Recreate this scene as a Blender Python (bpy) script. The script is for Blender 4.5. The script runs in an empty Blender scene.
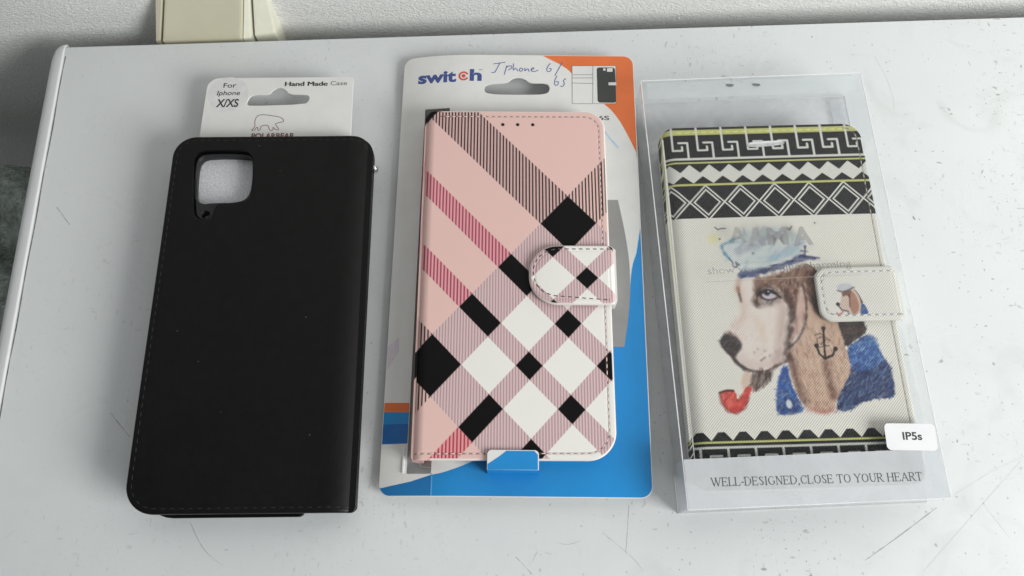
import bpy, bmesh, math, random
import numpy as np
from mathutils import Vector, Matrix
random.seed(7); rng = np.random.default_rng(11)
scene = bpy.context.scene
MM = 0.001
R = math.radians

# ---------------------------------------------------------------- camera
cam_d = bpy.data.cameras.new('camera'); cam = bpy.data.objects.new('camera', cam_d)
scene.collection.objects.link(cam); scene.camera = cam
cam.location = (0, 0, 0.3128); cam.rotation_euler = (R(19.337), 0, 0)
cam_d.sensor_width = 36; cam_d.lens = 29.06; cam_d.clip_start = 0.01; cam_d.clip_end = 50

# ---------------------------------------------------------------- world and lights
world = bpy.data.worlds.new('World'); scene.world = world; world.use_nodes = True
bg = world.node_tree.nodes['Background']
bg.inputs[0].default_value = (0.95, 0.975, 1.0, 1); bg.inputs[1].default_value = 0.235

def area(name, loc, target, sx, sy, power, col):
    d = bpy.data.lights.new(name, 'AREA'); d.shape = 'RECTANGLE'; d.size = sx; d.size_y = sy
    d.energy = power; d.color = col
    o = bpy.data.objects.new(name, d); scene.collection.objects.link(o)
    o.location = loc
    o.rotation_euler = (Vector(target) - Vector(loc)).to_track_quat('-Z', 'Y').to_euler()
    return o
area('window_light', (0.90, -0.42, 0.54), (0.05, 0.12, 0), 0.54, 0.54, 15.9, (0.995, 1.0, 0.98))

scene.view_settings.view_transform = 'Standard'; scene.view_settings.look = 'None'
scene.view_settings.exposure = 0.0; scene.view_settings.gamma = 1.0
scene.cycles.transparent_max_bounces = 24
scene.cycles.max_bounces = 8
scene.cycles.caustics_reflective = False; scene.cycles.caustics_refractive = False

# ---------------------------------------------------------------- helpers
def s2l(c):
    c = np.asarray(c, float) / 255.0
    return np.where(c <= 0.04045, c / 12.92, ((c + 0.055) / 1.055) ** 2.4)
def lin(c, k=1.0):
    return tuple(float(min(0.9, v * k)) for v in s2l(c)) + (1.0,)

def link(o, parent=None):
    scene.collection.objects.link(o)
    if parent is not None: o.parent = parent
    return o
def thing(name, label, cat, loc=(0, 0, 0), rot=0.0, group=None):
    o = bpy.data.objects.new(name, None); o.empty_display_size = 0.01
    link(o); o.location = [v * MM for v in loc]; o.rotation_euler = (0, 0, R(rot))
    tag(o, label, cat, group); return o
def tag(o, label=None, cat=None, group=None, kind=None):
    if label: o['label'] = label
    if cat: o['category'] = cat
    if group: o['group'] = group
    if kind: o['kind'] = kind
    return o
def mesh_obj(name, verts, faces, mat, parent=None, smooth=False):
    me = bpy.data.meshes.new(name)
    me.from_pydata([tuple(float(c) * MM for c in v) for v in verts], [], faces); me.update()
    if mat: me.materials.append(mat)
    if smooth:
        me.polygons.foreach_set('use_smooth', [True] * len(me.polygons))
    return link(bpy.data.objects.new(name, me), parent)

class MB:
    """collects simple solids (mm) into one mesh"""
    def __init__(s): s.v = []; s.f = []
    def add(s, v, f):
        n = len(s.v); s.v += list(v); s.f += [tuple(i + n for i in q) for q in f]
    def box(s, x0, x1, y0, y1, z0, z1, ang=0, c=(0, 0)):
        vs = []
        for z in (z0, z1):
            for x, y in ((x0, y0), (x1, y0), (x1, y1), (x0, y1)):
                X = c[0] + x * math.cos(ang) - y * math.sin(ang); Y = c[1] + x * math.sin(ang) + y * math.cos(ang)
                vs.append((X, Y, z))
        s.add(vs, [(3, 2, 1, 0), (4, 5, 6, 7), (0, 1, 5, 4), (1, 2, 6, 5), (2, 3, 7, 6), (3, 0, 4, 7)])
    def prism(s, pts, z0, z1):
        n = len(pts); a = sum(pts[i][0] * pts[(i + 1) % n][1] - pts[(i + 1) % n][0] * pts[i][1] for i in range(n))
        if a < 0: pts = pts[::-1]
        vs = [(x, y, z0) for x, y in pts] + [(x, y, z1) for x, y in pts]
        s.add(vs, [tuple(range(n - 1, -1, -1)), tuple(range(n, 2 * n))] + [(i, (i + 1) % n, n + (i + 1) % n, n + i) for i in range(n)])
    def stroke(s, pts, w, z0, z1, widths=None):
        """ribbon with thickness along a polyline"""
        P = [np.array(q, float) for q in pts]; L = []; Rr = []
        for i, q in enumerate(P):
            a = P[max(i - 1, 0)]; b = P[min(i + 1, len(P) - 1)]; t = b - a; t = t / (np.linalg.norm(t) + 1e-9)
            nn = np.array([-t[1], t[0]]); ww = (widths[i] if widths else w) / 2
            L.append(q + nn * ww); Rr.append(q - nn * ww)
        vs = []
        for l, r in zip(L, Rr): vs += [(l[0], l[1], z1), (r[0], r[1], z1), (r[0], r[1], z0), (l[0], l[1], z0)]
        fs = []
        for i in range(len(P) - 1):
            a = 4 * i; b = a + 4
            fs += [(a, a + 1, b + 1, b), (a + 1, a + 2, b + 2, b + 1), (a + 2, a + 3, b + 3, b + 2), (a + 3, a, b, b + 3)]
        fs += [(0, 3, 2, 1), (4 * len(P) - 4, 4 * len(P) - 3, 4 * len(P) - 2, 4 * len(P) - 1)]
        s.add(vs, fs)
    def build(s, name, mat, parent=None, smooth=False): return mesh_obj(name, s.v, s.f, mat, parent, smooth)

def rrect(x0, x1, y0, y1, r, n=7):
    """rounded rectangle outline, r = one radius or (bl, br, tr, tl)"""
    if not hasattr(r, '__len__'): r = (r,) * 4
    out = []
    for (cx, cy, rr, a0) in ((x0, y0, r[0], 180), (x1, y0, r[1], 270), (x1, y1, r[2], 0), (x0, y1, r[3], 90)):
        sx = 1 if cx == x0 else -1; sy = 1 if cy == y0 else -1
        if rr <= 0: out.append((cx, cy)); continue
        for k in range(n + 1):
            a = R(a0 + 90 * k / n); out.append((cx + sx * rr + rr * math.cos(a), cy + sy * rr + rr * math.sin(a)))
    return out
def chaikin(pts, n=2, closed=True):
    for _ in range(n):
        q = []; m = len(pts)
        rg = range(m if closed else m - 1)
        if not closed: q.append(pts[0])
        for i in rg:
            a = pts[i]; b = pts[(i + 1) % m]
            q += [(a[0] * .75 + b[0] * .25, a[1] * .75 + b[1] * .25), (a[0] * .25 + b[0] * .75, a[1] * .25 + b[1] * .75)]
        if not closed: q.append(pts[-1])
        pts = q
    return pts

def sheet(name, outlines, z0, z1, mat, parent=None, bevel=0.0):
    """slab between z0 and z1 with holes, outlines in mm; first is the rim"""
    cu = bpy.data.curves.new(name, 'CURVE'); cu.dimensions = '2D'; cu.fill_mode = 'BOTH'
    for o in outlines:
        sp = cu.splines.new('POLY'); sp.points.add(len(o) - 1); sp.use_cyclic_u = True
        for i, (x, y) in enumerate(o): sp.points[i].co = (x, y, 0, 1)
    cu.extrude = (z1 - z0) / 2 - bevel; cu.bevel_depth = bevel; cu.bevel_resolution = 2; cu.offset = -bevel
    tmp = bpy.data.objects.new(name, cu); scene.collection.objects.link(tmp)
    dg = bpy.context.evaluated_depsgraph_get()
    me = bpy.data.meshes.new_from_object(tmp.evaluated_get(dg))
    bpy.data.objects.remove(tmp); bpy.data.curves.remove(cu)
    me.name = name
    me.transform(Matrix.Scale(MM, 4) @ Matrix.Translation((0, 0, (z0 + z1) / 2)))
    me.materials.clear(); me.materials.append(mat)
    return link(bpy.data.objects.new(name, me), parent)

def text(name, body, x, y, z, w, h, mat, parent, bold=0.0, ang=0.0, shear=0.0, thick=0.04):
    """lettering scaled to width w and cap height h, its lower left corner at x, y"""
    cu = bpy.data.curves.new(name, 'FONT'); cu.body = body; cu.size = 1.0; cu.offset = bold; cu.shear = shear
    cu.extrude = 0.02
    tmp = bpy.data.objects.new(name, cu); scene.collection.objects.link(tmp)
    dg = bpy.context.evaluated_depsgraph_get()
    me = bpy.data.meshes.new_from_object(tmp.evaluated_get(dg))
    bpy.data.objects.remove(tmp); bpy.data.curves.remove(cu); me.name = name
    n = len(me.vertices); co = np.empty(n * 3); me.vertices.foreach_get('co', co); co = co.reshape(-1, 3)
    x0, x1 = co[:, 0].min(), co[:, 0].max(); capH = 0.73
    co[:, 0] = (co[:, 0] - x0) / (x1 - x0) * w; co[:, 1] = co[:, 1] / capH * h
    co[:, 2] = (co[:, 2] + 0.02) / 0.04 * thick
    c, s = math.cos(R(ang)), math.sin(R(ang))
    X = x + co[:, 0] * c - co[:, 1] * s; Y = y + co[:, 0] * s + co[:, 1] * c
    co = np.stack([X, Y, z + co[:, 2]], 1) * MM
    me.vertices.foreach_set('co', co.ravel()); me.update()
    me.materials.clear(); me.materials.append(mat)
    return link(bpy.data.objects.new(name, me), parent)

# ---------------------------------------------------------------- materials
def new_mat(name):
    m = bpy.data.materials.new(name); m.use_nodes = True; nt = m.node_tree
    return m, nt, nt.nodes, nt.links, nt.nodes['Principled BSDF']
def plain(name, col, rough=0.5, spec=0.5, var=0.06, vscale=400, bump=0.0, bscale=2000, bdist=0.00005, metal=0.0, detail=4, coat=0.0):
    m, nt, N, L, P = new_mat(name)
    P.inputs['Roughness'].default_value = rough; P.inputs['Specular IOR Level'].default_value = spec
    P.inputs['Metallic'].default_value = metal; P.inputs['Coat Weight'].default_value = coat
    tc = N.new('ShaderNodeTexCoord'); nz = N.new('ShaderNodeTexNoise'); nz.inputs['Scale'].default_value = vscale; nz.inputs['Detail'].default_value = detail
    L.new(tc.outputs['Object'], nz.inputs['Vector'])
    rp = N.new('ShaderNodeValToRGB'); rp.color_ramp.elements[0].position = .3; rp.color_ramp.elements[1].position = .7
    rp.color_ramp.elements[0].color = tuple(c * (1 - var) for c in col[:3]) + (1,)
    rp.color_ramp.elements[1].color = tuple(min(1, c * (1 + var)) for c in col[:3]) + (1,)
    L.new(nz.outputs['Fac'], rp.inputs['Fac']); L.new(rp.outputs['Color'], P.inputs['Base Color'])
    if bump:
        n2 = N.new('ShaderNodeTexNoise'); n2.inputs['Scale'].default_value = bscale; n2.inputs['Detail'].default_value = 3
        L.new(tc.outputs['Object'], n2.inputs['Vector'])
        b = N.new('ShaderNodeBump'); b.inputs['Strength'].default_value = bump; b.inputs['Distance'].default_value = bdist
        L.new(n2.outputs['Fac'], b.inputs['Height']); L.new(b.outputs['Normal'], P.inputs['Normal'])
    return m

def printed(name, rough=0.45, twill=False):
    """colour comes from the artwork printed on the cover; a fine weave or grain in the bump"""
    m, nt, N, L, P = new_mat(name)
    at = N.new('ShaderNodeAttribute'); at.attribute_name = 'print'
    P.inputs['Roughness'].default_value = rough; P.inputs['Specular IOR Level'].default_value = 0.16
    tc = N.new('ShaderNodeTexCoord')
    b = N.new('ShaderNodeBump')
    if twill:
        mp = N.new('ShaderNodeMapping'); mp.inputs['Rotation'].default_value = (0, 0, R(-48))
        L.new(tc.outputs['Object'], mp.inputs['Vector'])
        wv = N.new('ShaderNodeTexWave'); wv.bands_direction = 'Y'; wv.inputs['Scale'].default_value = 2 * math.pi / 0.00074 / 20
        wv.inputs['Distortion'].default_value = 0.6; wv.inputs['Detail'].default_value = 1
        L.new(mp.outputs['Vector'], wv.inputs['Vector'])
        mp2 = N.new('ShaderNodeMapping'); mp2.inputs['Rotation'].default_value = (0, 0, R(42))
        L.new(tc.outputs['Object'], mp2.inputs['Vector'])
        w2 = N.new('ShaderNodeTexWave'); w2.bands_direction = 'Y'; w2.inputs['Scale'].default_value = 2 * math.pi / 0.00075 / 20
        w2.inputs['Distortion'].default_value = 1.0
        L.new(mp2.outputs['Vector'], w2.inputs['Vector'])
        ad = N.new('ShaderNodeMath'); ad.operation = 'MULTIPLY_ADD'; ad.inputs[1].default_value = .25
        L.new(w2.outputs['Fac'], ad.inputs[0]); L.new(wv.outputs['Fac'], ad.inputs[2])
        L.new(ad.outputs[0], b.inputs['Height']); b.inputs['Strength'].default_value = 0.9; b.inputs['Distance'].default_value = 0.00013
        # print colour darkens along the troughs of the twill wave
        mx = N.new('ShaderNodeMix'); mx.data_type = 'RGBA'; mx.blend_type = 'MULTIPLY'; mx.inputs['Factor'].default_value = 1
        rp = N.new('ShaderNodeValToRGB'); rp.color_ramp.elements[0].color = (.64, .63, .615, 1); rp.color_ramp.elements[1].color = (1, 1, 1, 1)
        rp.color_ramp.elements[0].position = .08; rp.color_ramp.elements[1].position = .55
        L.new(wv.outputs['Fac'], rp.inputs['Fac'])
        L.new(at.outputs['Color'], mx.inputs['A']); L.new(rp.outputs['Color'], mx.inputs['B']); L.new(mx.outputs['Result'], P.inputs['Base Color'])
    else:
        nz = N.new('ShaderNodeTexNoise'); nz.inputs['Scale'].default_value = 2600; nz.inputs['Detail'].default_value = 3
        L.new(tc.outputs['Object'], nz.inputs['Vector']); L.new(nz.outputs['Fac'], b.inputs['Height'])
        b.inputs['Strength'].default_value = 0.35; b.inputs['Distance'].default_value = 0.00006
        L.new(at.outputs['Color'], P.inputs['Base Color'])
    L.new(b.outputs['Normal'], P.inputs['Normal'])
    return m

def plastic(name, tint=(0.985, 0.99, 0.992), milk=0.04, vary=1.0, rough=0.06, bumps=0.6, gloss=1.0, milkcol=(.8, .82, .84)):
    """thin clear film: passes light straight through, reflects by Fresnel, a little milky"""
    m, nt, N, L, P = new_mat(name); N.remove(P)
    out = [n for n in N if n.type == 'OUTPUT_MATERIAL'][0]
    tr = N.new('ShaderNodeBsdfTransparent'); tr.inputs[0].default_value = tint + (1,)
    gl = N.new('ShaderNodeBsdfGlossy'); gl.inputs['Roughness'].default_value = rough; gl.inputs['Color'].default_value = (gloss,) * 3 + (1,)
    lw = N.new('ShaderNodeLayerWeight'); lw.inputs['Blend'].default_value = .5
    pw = N.new('ShaderNodeMath'); pw.operation = 'POWER'; pw.inputs[1].default_value = 4.0; L.new(lw.outputs['Facing'], pw.inputs[0])
    fr = N.new('ShaderNodeMath'); fr.operation = 'MULTIPLY_ADD'; fr.inputs[1].default_value = .5; fr.inputs[2].default_value = .014; L.new(pw.outputs[0], fr.inputs[0])
    df = N.new('ShaderNodeBsdfDiffuse'); df.inputs['Color'].default_value = milkcol + (1,)
    tc = N.new('ShaderNodeTexCoord'); nz = N.new('ShaderNodeTexNoise'); nz.inputs['Scale'].default_value = 60
    L.new(tc.outputs['Object'], nz.inputs['Vector'])
    b = N.new('ShaderNodeBump'); b.inputs['Strength'].default_value = bumps; b.inputs['Distance'].default_value = 0.001
    L.new(nz.outputs['Fac'], b.inputs['Height']); L.new(b.outputs['Normal'], gl.inputs['Normal'])
    m1 = N.new('ShaderNodeMixShader'); m2 = N.new('ShaderNodeMixShader')
    n3 = N.new('ShaderNodeTexNoise'); n3.inputs['Scale'].default_value = 45; n3.inputs['Detail'].default_value = 5; n3.inputs['Distortion'].default_value = 1.5
    L.new(tc.outputs['Object'], n3.inputs['Vector'])
    mr = N.new('ShaderNodeMapRange'); mr.inputs['From Min'].default_value = .3; mr.inputs['From Max'].default_value = .75
    mr.inputs['To Min'].default_value = milk * (1 - .3 * vary); mr.inputs['To Max'].default_value = milk * (1 + .35 * vary)
    L.new(n3.outputs['Fac'], mr.inputs['Value']); L.new(mr.outputs['Result'], m1.inputs['Fac'])
    L.new(tr.outputs[0], m1.inputs[1]); L.new(df.outputs[0], m1.inputs[2])
    L.new(fr.outputs[0], m2.inputs['Fac']); L.new(m1.outputs[0], m2.inputs[1]); L.new(gl.outputs[0], m2.inputs[2])
    L.new(m2.outputs[0], out.inputs['Surface'])
    return m

# ---------------------------------------------------------------- artwork painter (numpy canvas in mm)
class Canvas:
    def __init__(s, U, V, base):
        s.U = U; s.V = V; s.c = np.empty(U.shape + (3,)); s.c[:] = s2l(base)
        s.px = 0.2
        s.n = None
    def put(s, mask, col, alpha=1.0):
        m = (np.clip(mask, 0, 1) * alpha)[..., None]; s.c = s.c * (1 - m) + s2l(col) * m
    def sd_poly(s, pts):
        U, V = s.U, s.V; d = np.full(U.shape, 1e9); ins = np.zeros(U.shape, bool); n = len(pts)
        for i in range(n):
            ax, ay = pts[i]; bx, by = pts[(i + 1) % n]
            ex, ey = bx - ax, by - ay; L2 = ex * ex + ey * ey + 1e-12
            t = np.clip(((U - ax) * ex + (V - ay) * ey) / L2, 0, 1)
            d = np.minimum(d, (U - ax - t * ex) ** 2 + (V - ay - t * ey) ** 2)
            if ay != by:
                cnd = ((ay > V) != (by > V)) & (U < (bx - ax) * (V - ay) / (by - ay) + ax); ins ^= cnd
        d = np.sqrt(d); return np.where(ins, -d, d)
    def win(s, pts, pad):
        a = np.array(pts); return ((s.U > a[:, 0].min() - pad) & (s.U < a[:, 0].max() + pad) & (s.V > a[:, 1].min() - pad) & (s.V < a[:, 1].max() + pad))
    def poly(s, pts, col, blur=0.15, alpha=1.0, rough=0.0, smooth=1, tex=None):
        if smooth: pts = chaikin(pts, smooth)
        w = s.win(pts, 2 + blur * 2); ij = np.argwhere(w)
        if len(ij) == 0: return
        a, b = ij.min(0), ij.max(0) + 1; sl = (slice(a[0], b[0]), slice(a[1], b[1]))
        sub = Canvas.__new__(Canvas); sub.U = s.U[sl]; sub.V = s.V[sl]
        d = sub.sd_poly(pts)
        if rough: d = d + (s.noise[sl] - .5) * 2 * rough
        m = np.clip(.5 - d / (2 * blur), 0, 1) * alpha
        if tex: m = m * np.clip(1 - tex + tex * 2 * s.hatch[sl], 0, 1)
        s.c[sl] = s.c[sl] * (1 - m[..., None]) + s2l(col) * m[..., None]
    def line(s, pts, w, col, alpha=1.0, blur=0.12, smooth=0, tex=None, rough=0.0):
        if smooth: pts = chaikin(pts, smooth, False)
        ww = s.win(pts, w + 1 + blur * 2); ij = np.argwhere(ww)
        if len(ij) == 0: return
        a, b = ij.min(0), ij.max(0) + 1; sl = (slice(a[0], b[0]), slice(a[1], b[1])); U, V = s.U[sl], s.V[sl]
        d = np.full(U.shape, 1e9)
        for i in range(len(pts) - 1):
            ax, ay = pts[i]; bx, by = pts[i + 1]; ex, ey = bx - ax, by - ay
            t = np.clip(((U - ax) * ex + (V - ay) * ey) / (ex * ex + ey * ey + 1e-12), 0, 1)
            d = np.minimum(d, np.hypot(U - ax - t * ex, V - ay - t * ey))
        if rough: d = d + (s.noise[sl] - .5) * 2 * rough
        m = np.clip(.5 - (d - w / 2) / (2 * blur), 0, 1) * alpha
        if tex: m = m * np.clip(1 - tex + tex * 2 * s.hatch[sl], 0, 1)
        s.c[sl] = s.c[sl] * (1 - m[..., None]) + s2l(col) * m[..., None]
    def dot(s, p, r, col, alpha=1.0, blur=0.15, ry=None, **k):
        ry = ry or r
        s.poly([(p[0] + r * math.cos(R(a)), p[1] + ry * math.sin(R(a))) for a in range(0, 360, 30)], col, blur, alpha, smooth=0, **k)
    def fur(s, poly, ang, cols, n, L=2.2, w=.3, alpha=.5, jit=18):
        """many short pencil strokes inside an outline"""
        a = np.array(poly); lo, hi = a.min(0), a.max(0); k = 0
        while k < n * .6:
            x, y = rng.uniform(lo, hi); ins = False
            for i in range(len(poly)):
                (ax, ay), (bx, by) = poly[i], poly[i - 1]
                if (ay > y) != (by > y) and x < (bx - ax) * (y - ay) / (by - ay) + ax: ins = not ins
            k += 1
            if not ins: continue
            t = R((ang(x, y) if callable(ang) else ang) + rng.normal(0, jit)); l_ = L * rng.uniform(.5, 1.3) / 2
            dx, dy = l_ * math.cos(t), l_ * math.sin(t)
            s.line([(x - dx, y - dy), (x, y), (x + dx, y + dy)], w * rng.uniform(.8, 2.0), cols[rng.integers(len(cols))], min(1, alpha * rng.uniform(.7, 1.5)), .22)
    def make_noise(s):
        def vn(fx, fy, ang):
            c, sn = math.cos(ang), math.sin(ang); X = (s.U * c + s.V * sn) * fx + 100; Y = (-s.U * sn + s.V * c) * fy + 100
            T = rng.random((512, 512)); xi = np.floor(X).astype(int); yi = np.floor(Y).astype(int); fx_ = X - xi; fy_ = Y - yi
            fx_ = fx_ * fx_ * (3 - 2 * fx_); fy_ = fy_ * fy_ * (3 - 2 * fy_)
            g = lambda i, j: T[i % 512, j % 512]
            return (g(xi, yi) * (1 - fx_) * (1 - fy_) + g(xi + 1, yi) * fx_ * (1 - fy_) + g(xi, yi + 1) * (1 - fx_) * fy_ + g(xi + 1, yi + 1) * fx_ * fy_)
        s.noise = .6 * vn(.6, .6, .3) + .4 * vn(1.7, 1.7, 1.1)
        s.hatch = .6 * vn(.35, 2.2, R(50)) + .4 * vn(.8, 1.2, R(20))

def cover_grid(w, h, radii, res, edges=(0.06, .2, .45, .8, 1.3, 2, 3)):
    """rows and columns of a rounded rectangle; radii (bl, br, tr, tl)"""
    def axis(L):
        e = [0] + list(edges); n = max(2, int((L - 2 * e[-1]) / res))
        mid = np.linspace(e[-1], L - e[-1], n + 1)
        return np.concatenate([e[:-1], mid, [L - q for q in e[:-1]][::-1]])
    tv = axis(h); tu = axis(w); V1 = h / 2 - tv
    bl, br, tr, tl = radii
    def inset(d, r): 
        d = np.clip(d, 0, r); return r - np.sqrt(np.maximum(r * r - (r - d) ** 2, 0)) if r > 0 else np.zeros_like(d)
    iL = inset(tv, tl) + inset(h - tv, bl); iR = inset(tv, tr) + inset(h - tv, br)
    s = tu / w
    U = (-w / 2 + iL)[:, None] + ((w - iL - iR)[:, None]) * s[None, :]
    V = np.repeat(V1[:, None], len(tu), 1)
    return U, V
def cover(name, U, V, Z, zb, mat, parent, colors=None, smooth=True):
    nv, nu = U.shape
    top = np.stack([U, V, Z], -1).reshape(-1, 3)
    loop = [(0, j) for j in range(nu)] + [(i, nu - 1) for i in range(1, nv)] + [(nv - 1, j) for j in range(nu - 2, -1, -1)] + [(i, 0) for i in range(nv - 2, 0, -1)]
    li = np.array([i * nu + j for i, j in loop]); n0 = len(top)
    bot = top[li].copy(); bot[:, 2] = zb
    vs = np.concatenate([top, bot]) * MM
    idx = np.arange(nv * nu).reshape(nv, nu)
    q = np.stack([idx[:-1, :-1], idx[1:, :-1], idx[1:, 1:], idx[:-1, 1:]], -1).reshape(-1, 4)
    m = len(li); k = np.arange(m); k2 = (k + 1) % m
    sk = np.stack([li[k], li[k2], n0 + k2, n0 + k], -1)
    faces = q.tolist() + sk.tolist() + [list(range(n0 + m - 1, n0 - 1, -1))]
    me = bpy.data.meshes.new(name); me.from_pydata(vs.tolist(), [], faces); me.update()
    me.materials.append(mat)
    if smooth:
        f = [True] * len(q) + [False] * (len(faces) - len(q)); me.polygons.foreach_set('use_smooth', f)
    if colors is not None:
        c = np.concatenate([colors.reshape(-1, 3), colors.reshape(-1, 3)[li]]); c = np.concatenate([c, np.ones((len(c), 1))], 1)
        at = me.color_attributes.new('print', 'FLOAT_COLOR', 'POINT'); at.data.foreach_set('color', c.astype(np.float32).ravel())
    return link(bpy.data.objects.new(name, me), parent)
def edge_dist(U, V, w, h, radii):
    """distance inwards from the rounded outline"""
    bl, br, tr, tl = radii
    r = np.where(U < 0, np.where(V > 0, tl, bl), np.where(V > 0, tr, br))
    qx = np.abs(U) - w / 2 + r; qy = np.abs(V) - h / 2 + r
    return -(np.hypot(np.maximum(qx, 0), np.maximum(qy, 0)) + np.minimum(np.maximum(qx, qy), 0) - r)
def qround(d, r, drop):
    x = np.clip(d / r, 0, 1); return drop * (1 - np.sqrt(np.maximum(0, 1 - (1 - x) ** 2)))

def stitches(name, path, mat, parent, zf, L=2.0, gap=1.1, w=0.38, th=0.22, thread=None):
    """raised thread stitches along a polyline; zf(u, v) is the surface height"""
    P = [np.array(q, float) for q in path]; seg = [np.linalg.norm(P[i + 1] - P[i]) for i in range(len(P) - 1)]
    cum = [0]
    for q in seg: cum.append(cum[-1] + q)
    def at(s):
        i = min(max(int(np.searchsorted(cum, s) - 1), 0), len(seg) - 1); t = (s - cum[i]) / (seg[i] + 1e-9); return P[i] + (P[i + 1] - P[i]) * t
    mb = MB(); s = 0.3
    while s + L < cum[-1]:
        a, b = at(s), at(s + L); t = (b - a) / (np.linalg.norm(b - a) + 1e-9); n = np.array([-t[1], t[0]])
        vs = []; fs = []
        for k, (f, ww, hh) in enumerate(((0, .5, -.1), (.15, 1, .7), (.5, 1, 1), (.85, 1, .7), (1, .5, -.1))):
            c = a + (b - a) * f; z = zf(c[0], c[1])
            for sg, hz in ((-1, 0), (-.6, .75), (.6, .75), (1, 0)):
                q = c + n * (sg * ww * w / 2); vs.append((q[0], q[1], z + (hz * th + .02) * hh - .02))
        for k in range(4):
            for j in range(3): fs.append((4 * k + j, 4 * k + j + 1, 4 * k + j + 5, 4 * k + j + 4))
        fs = [f[::-1] for f in fs]
        mb.add(vs, fs); s += L + gap
    return mb.build(name, mat, parent, True)

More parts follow.
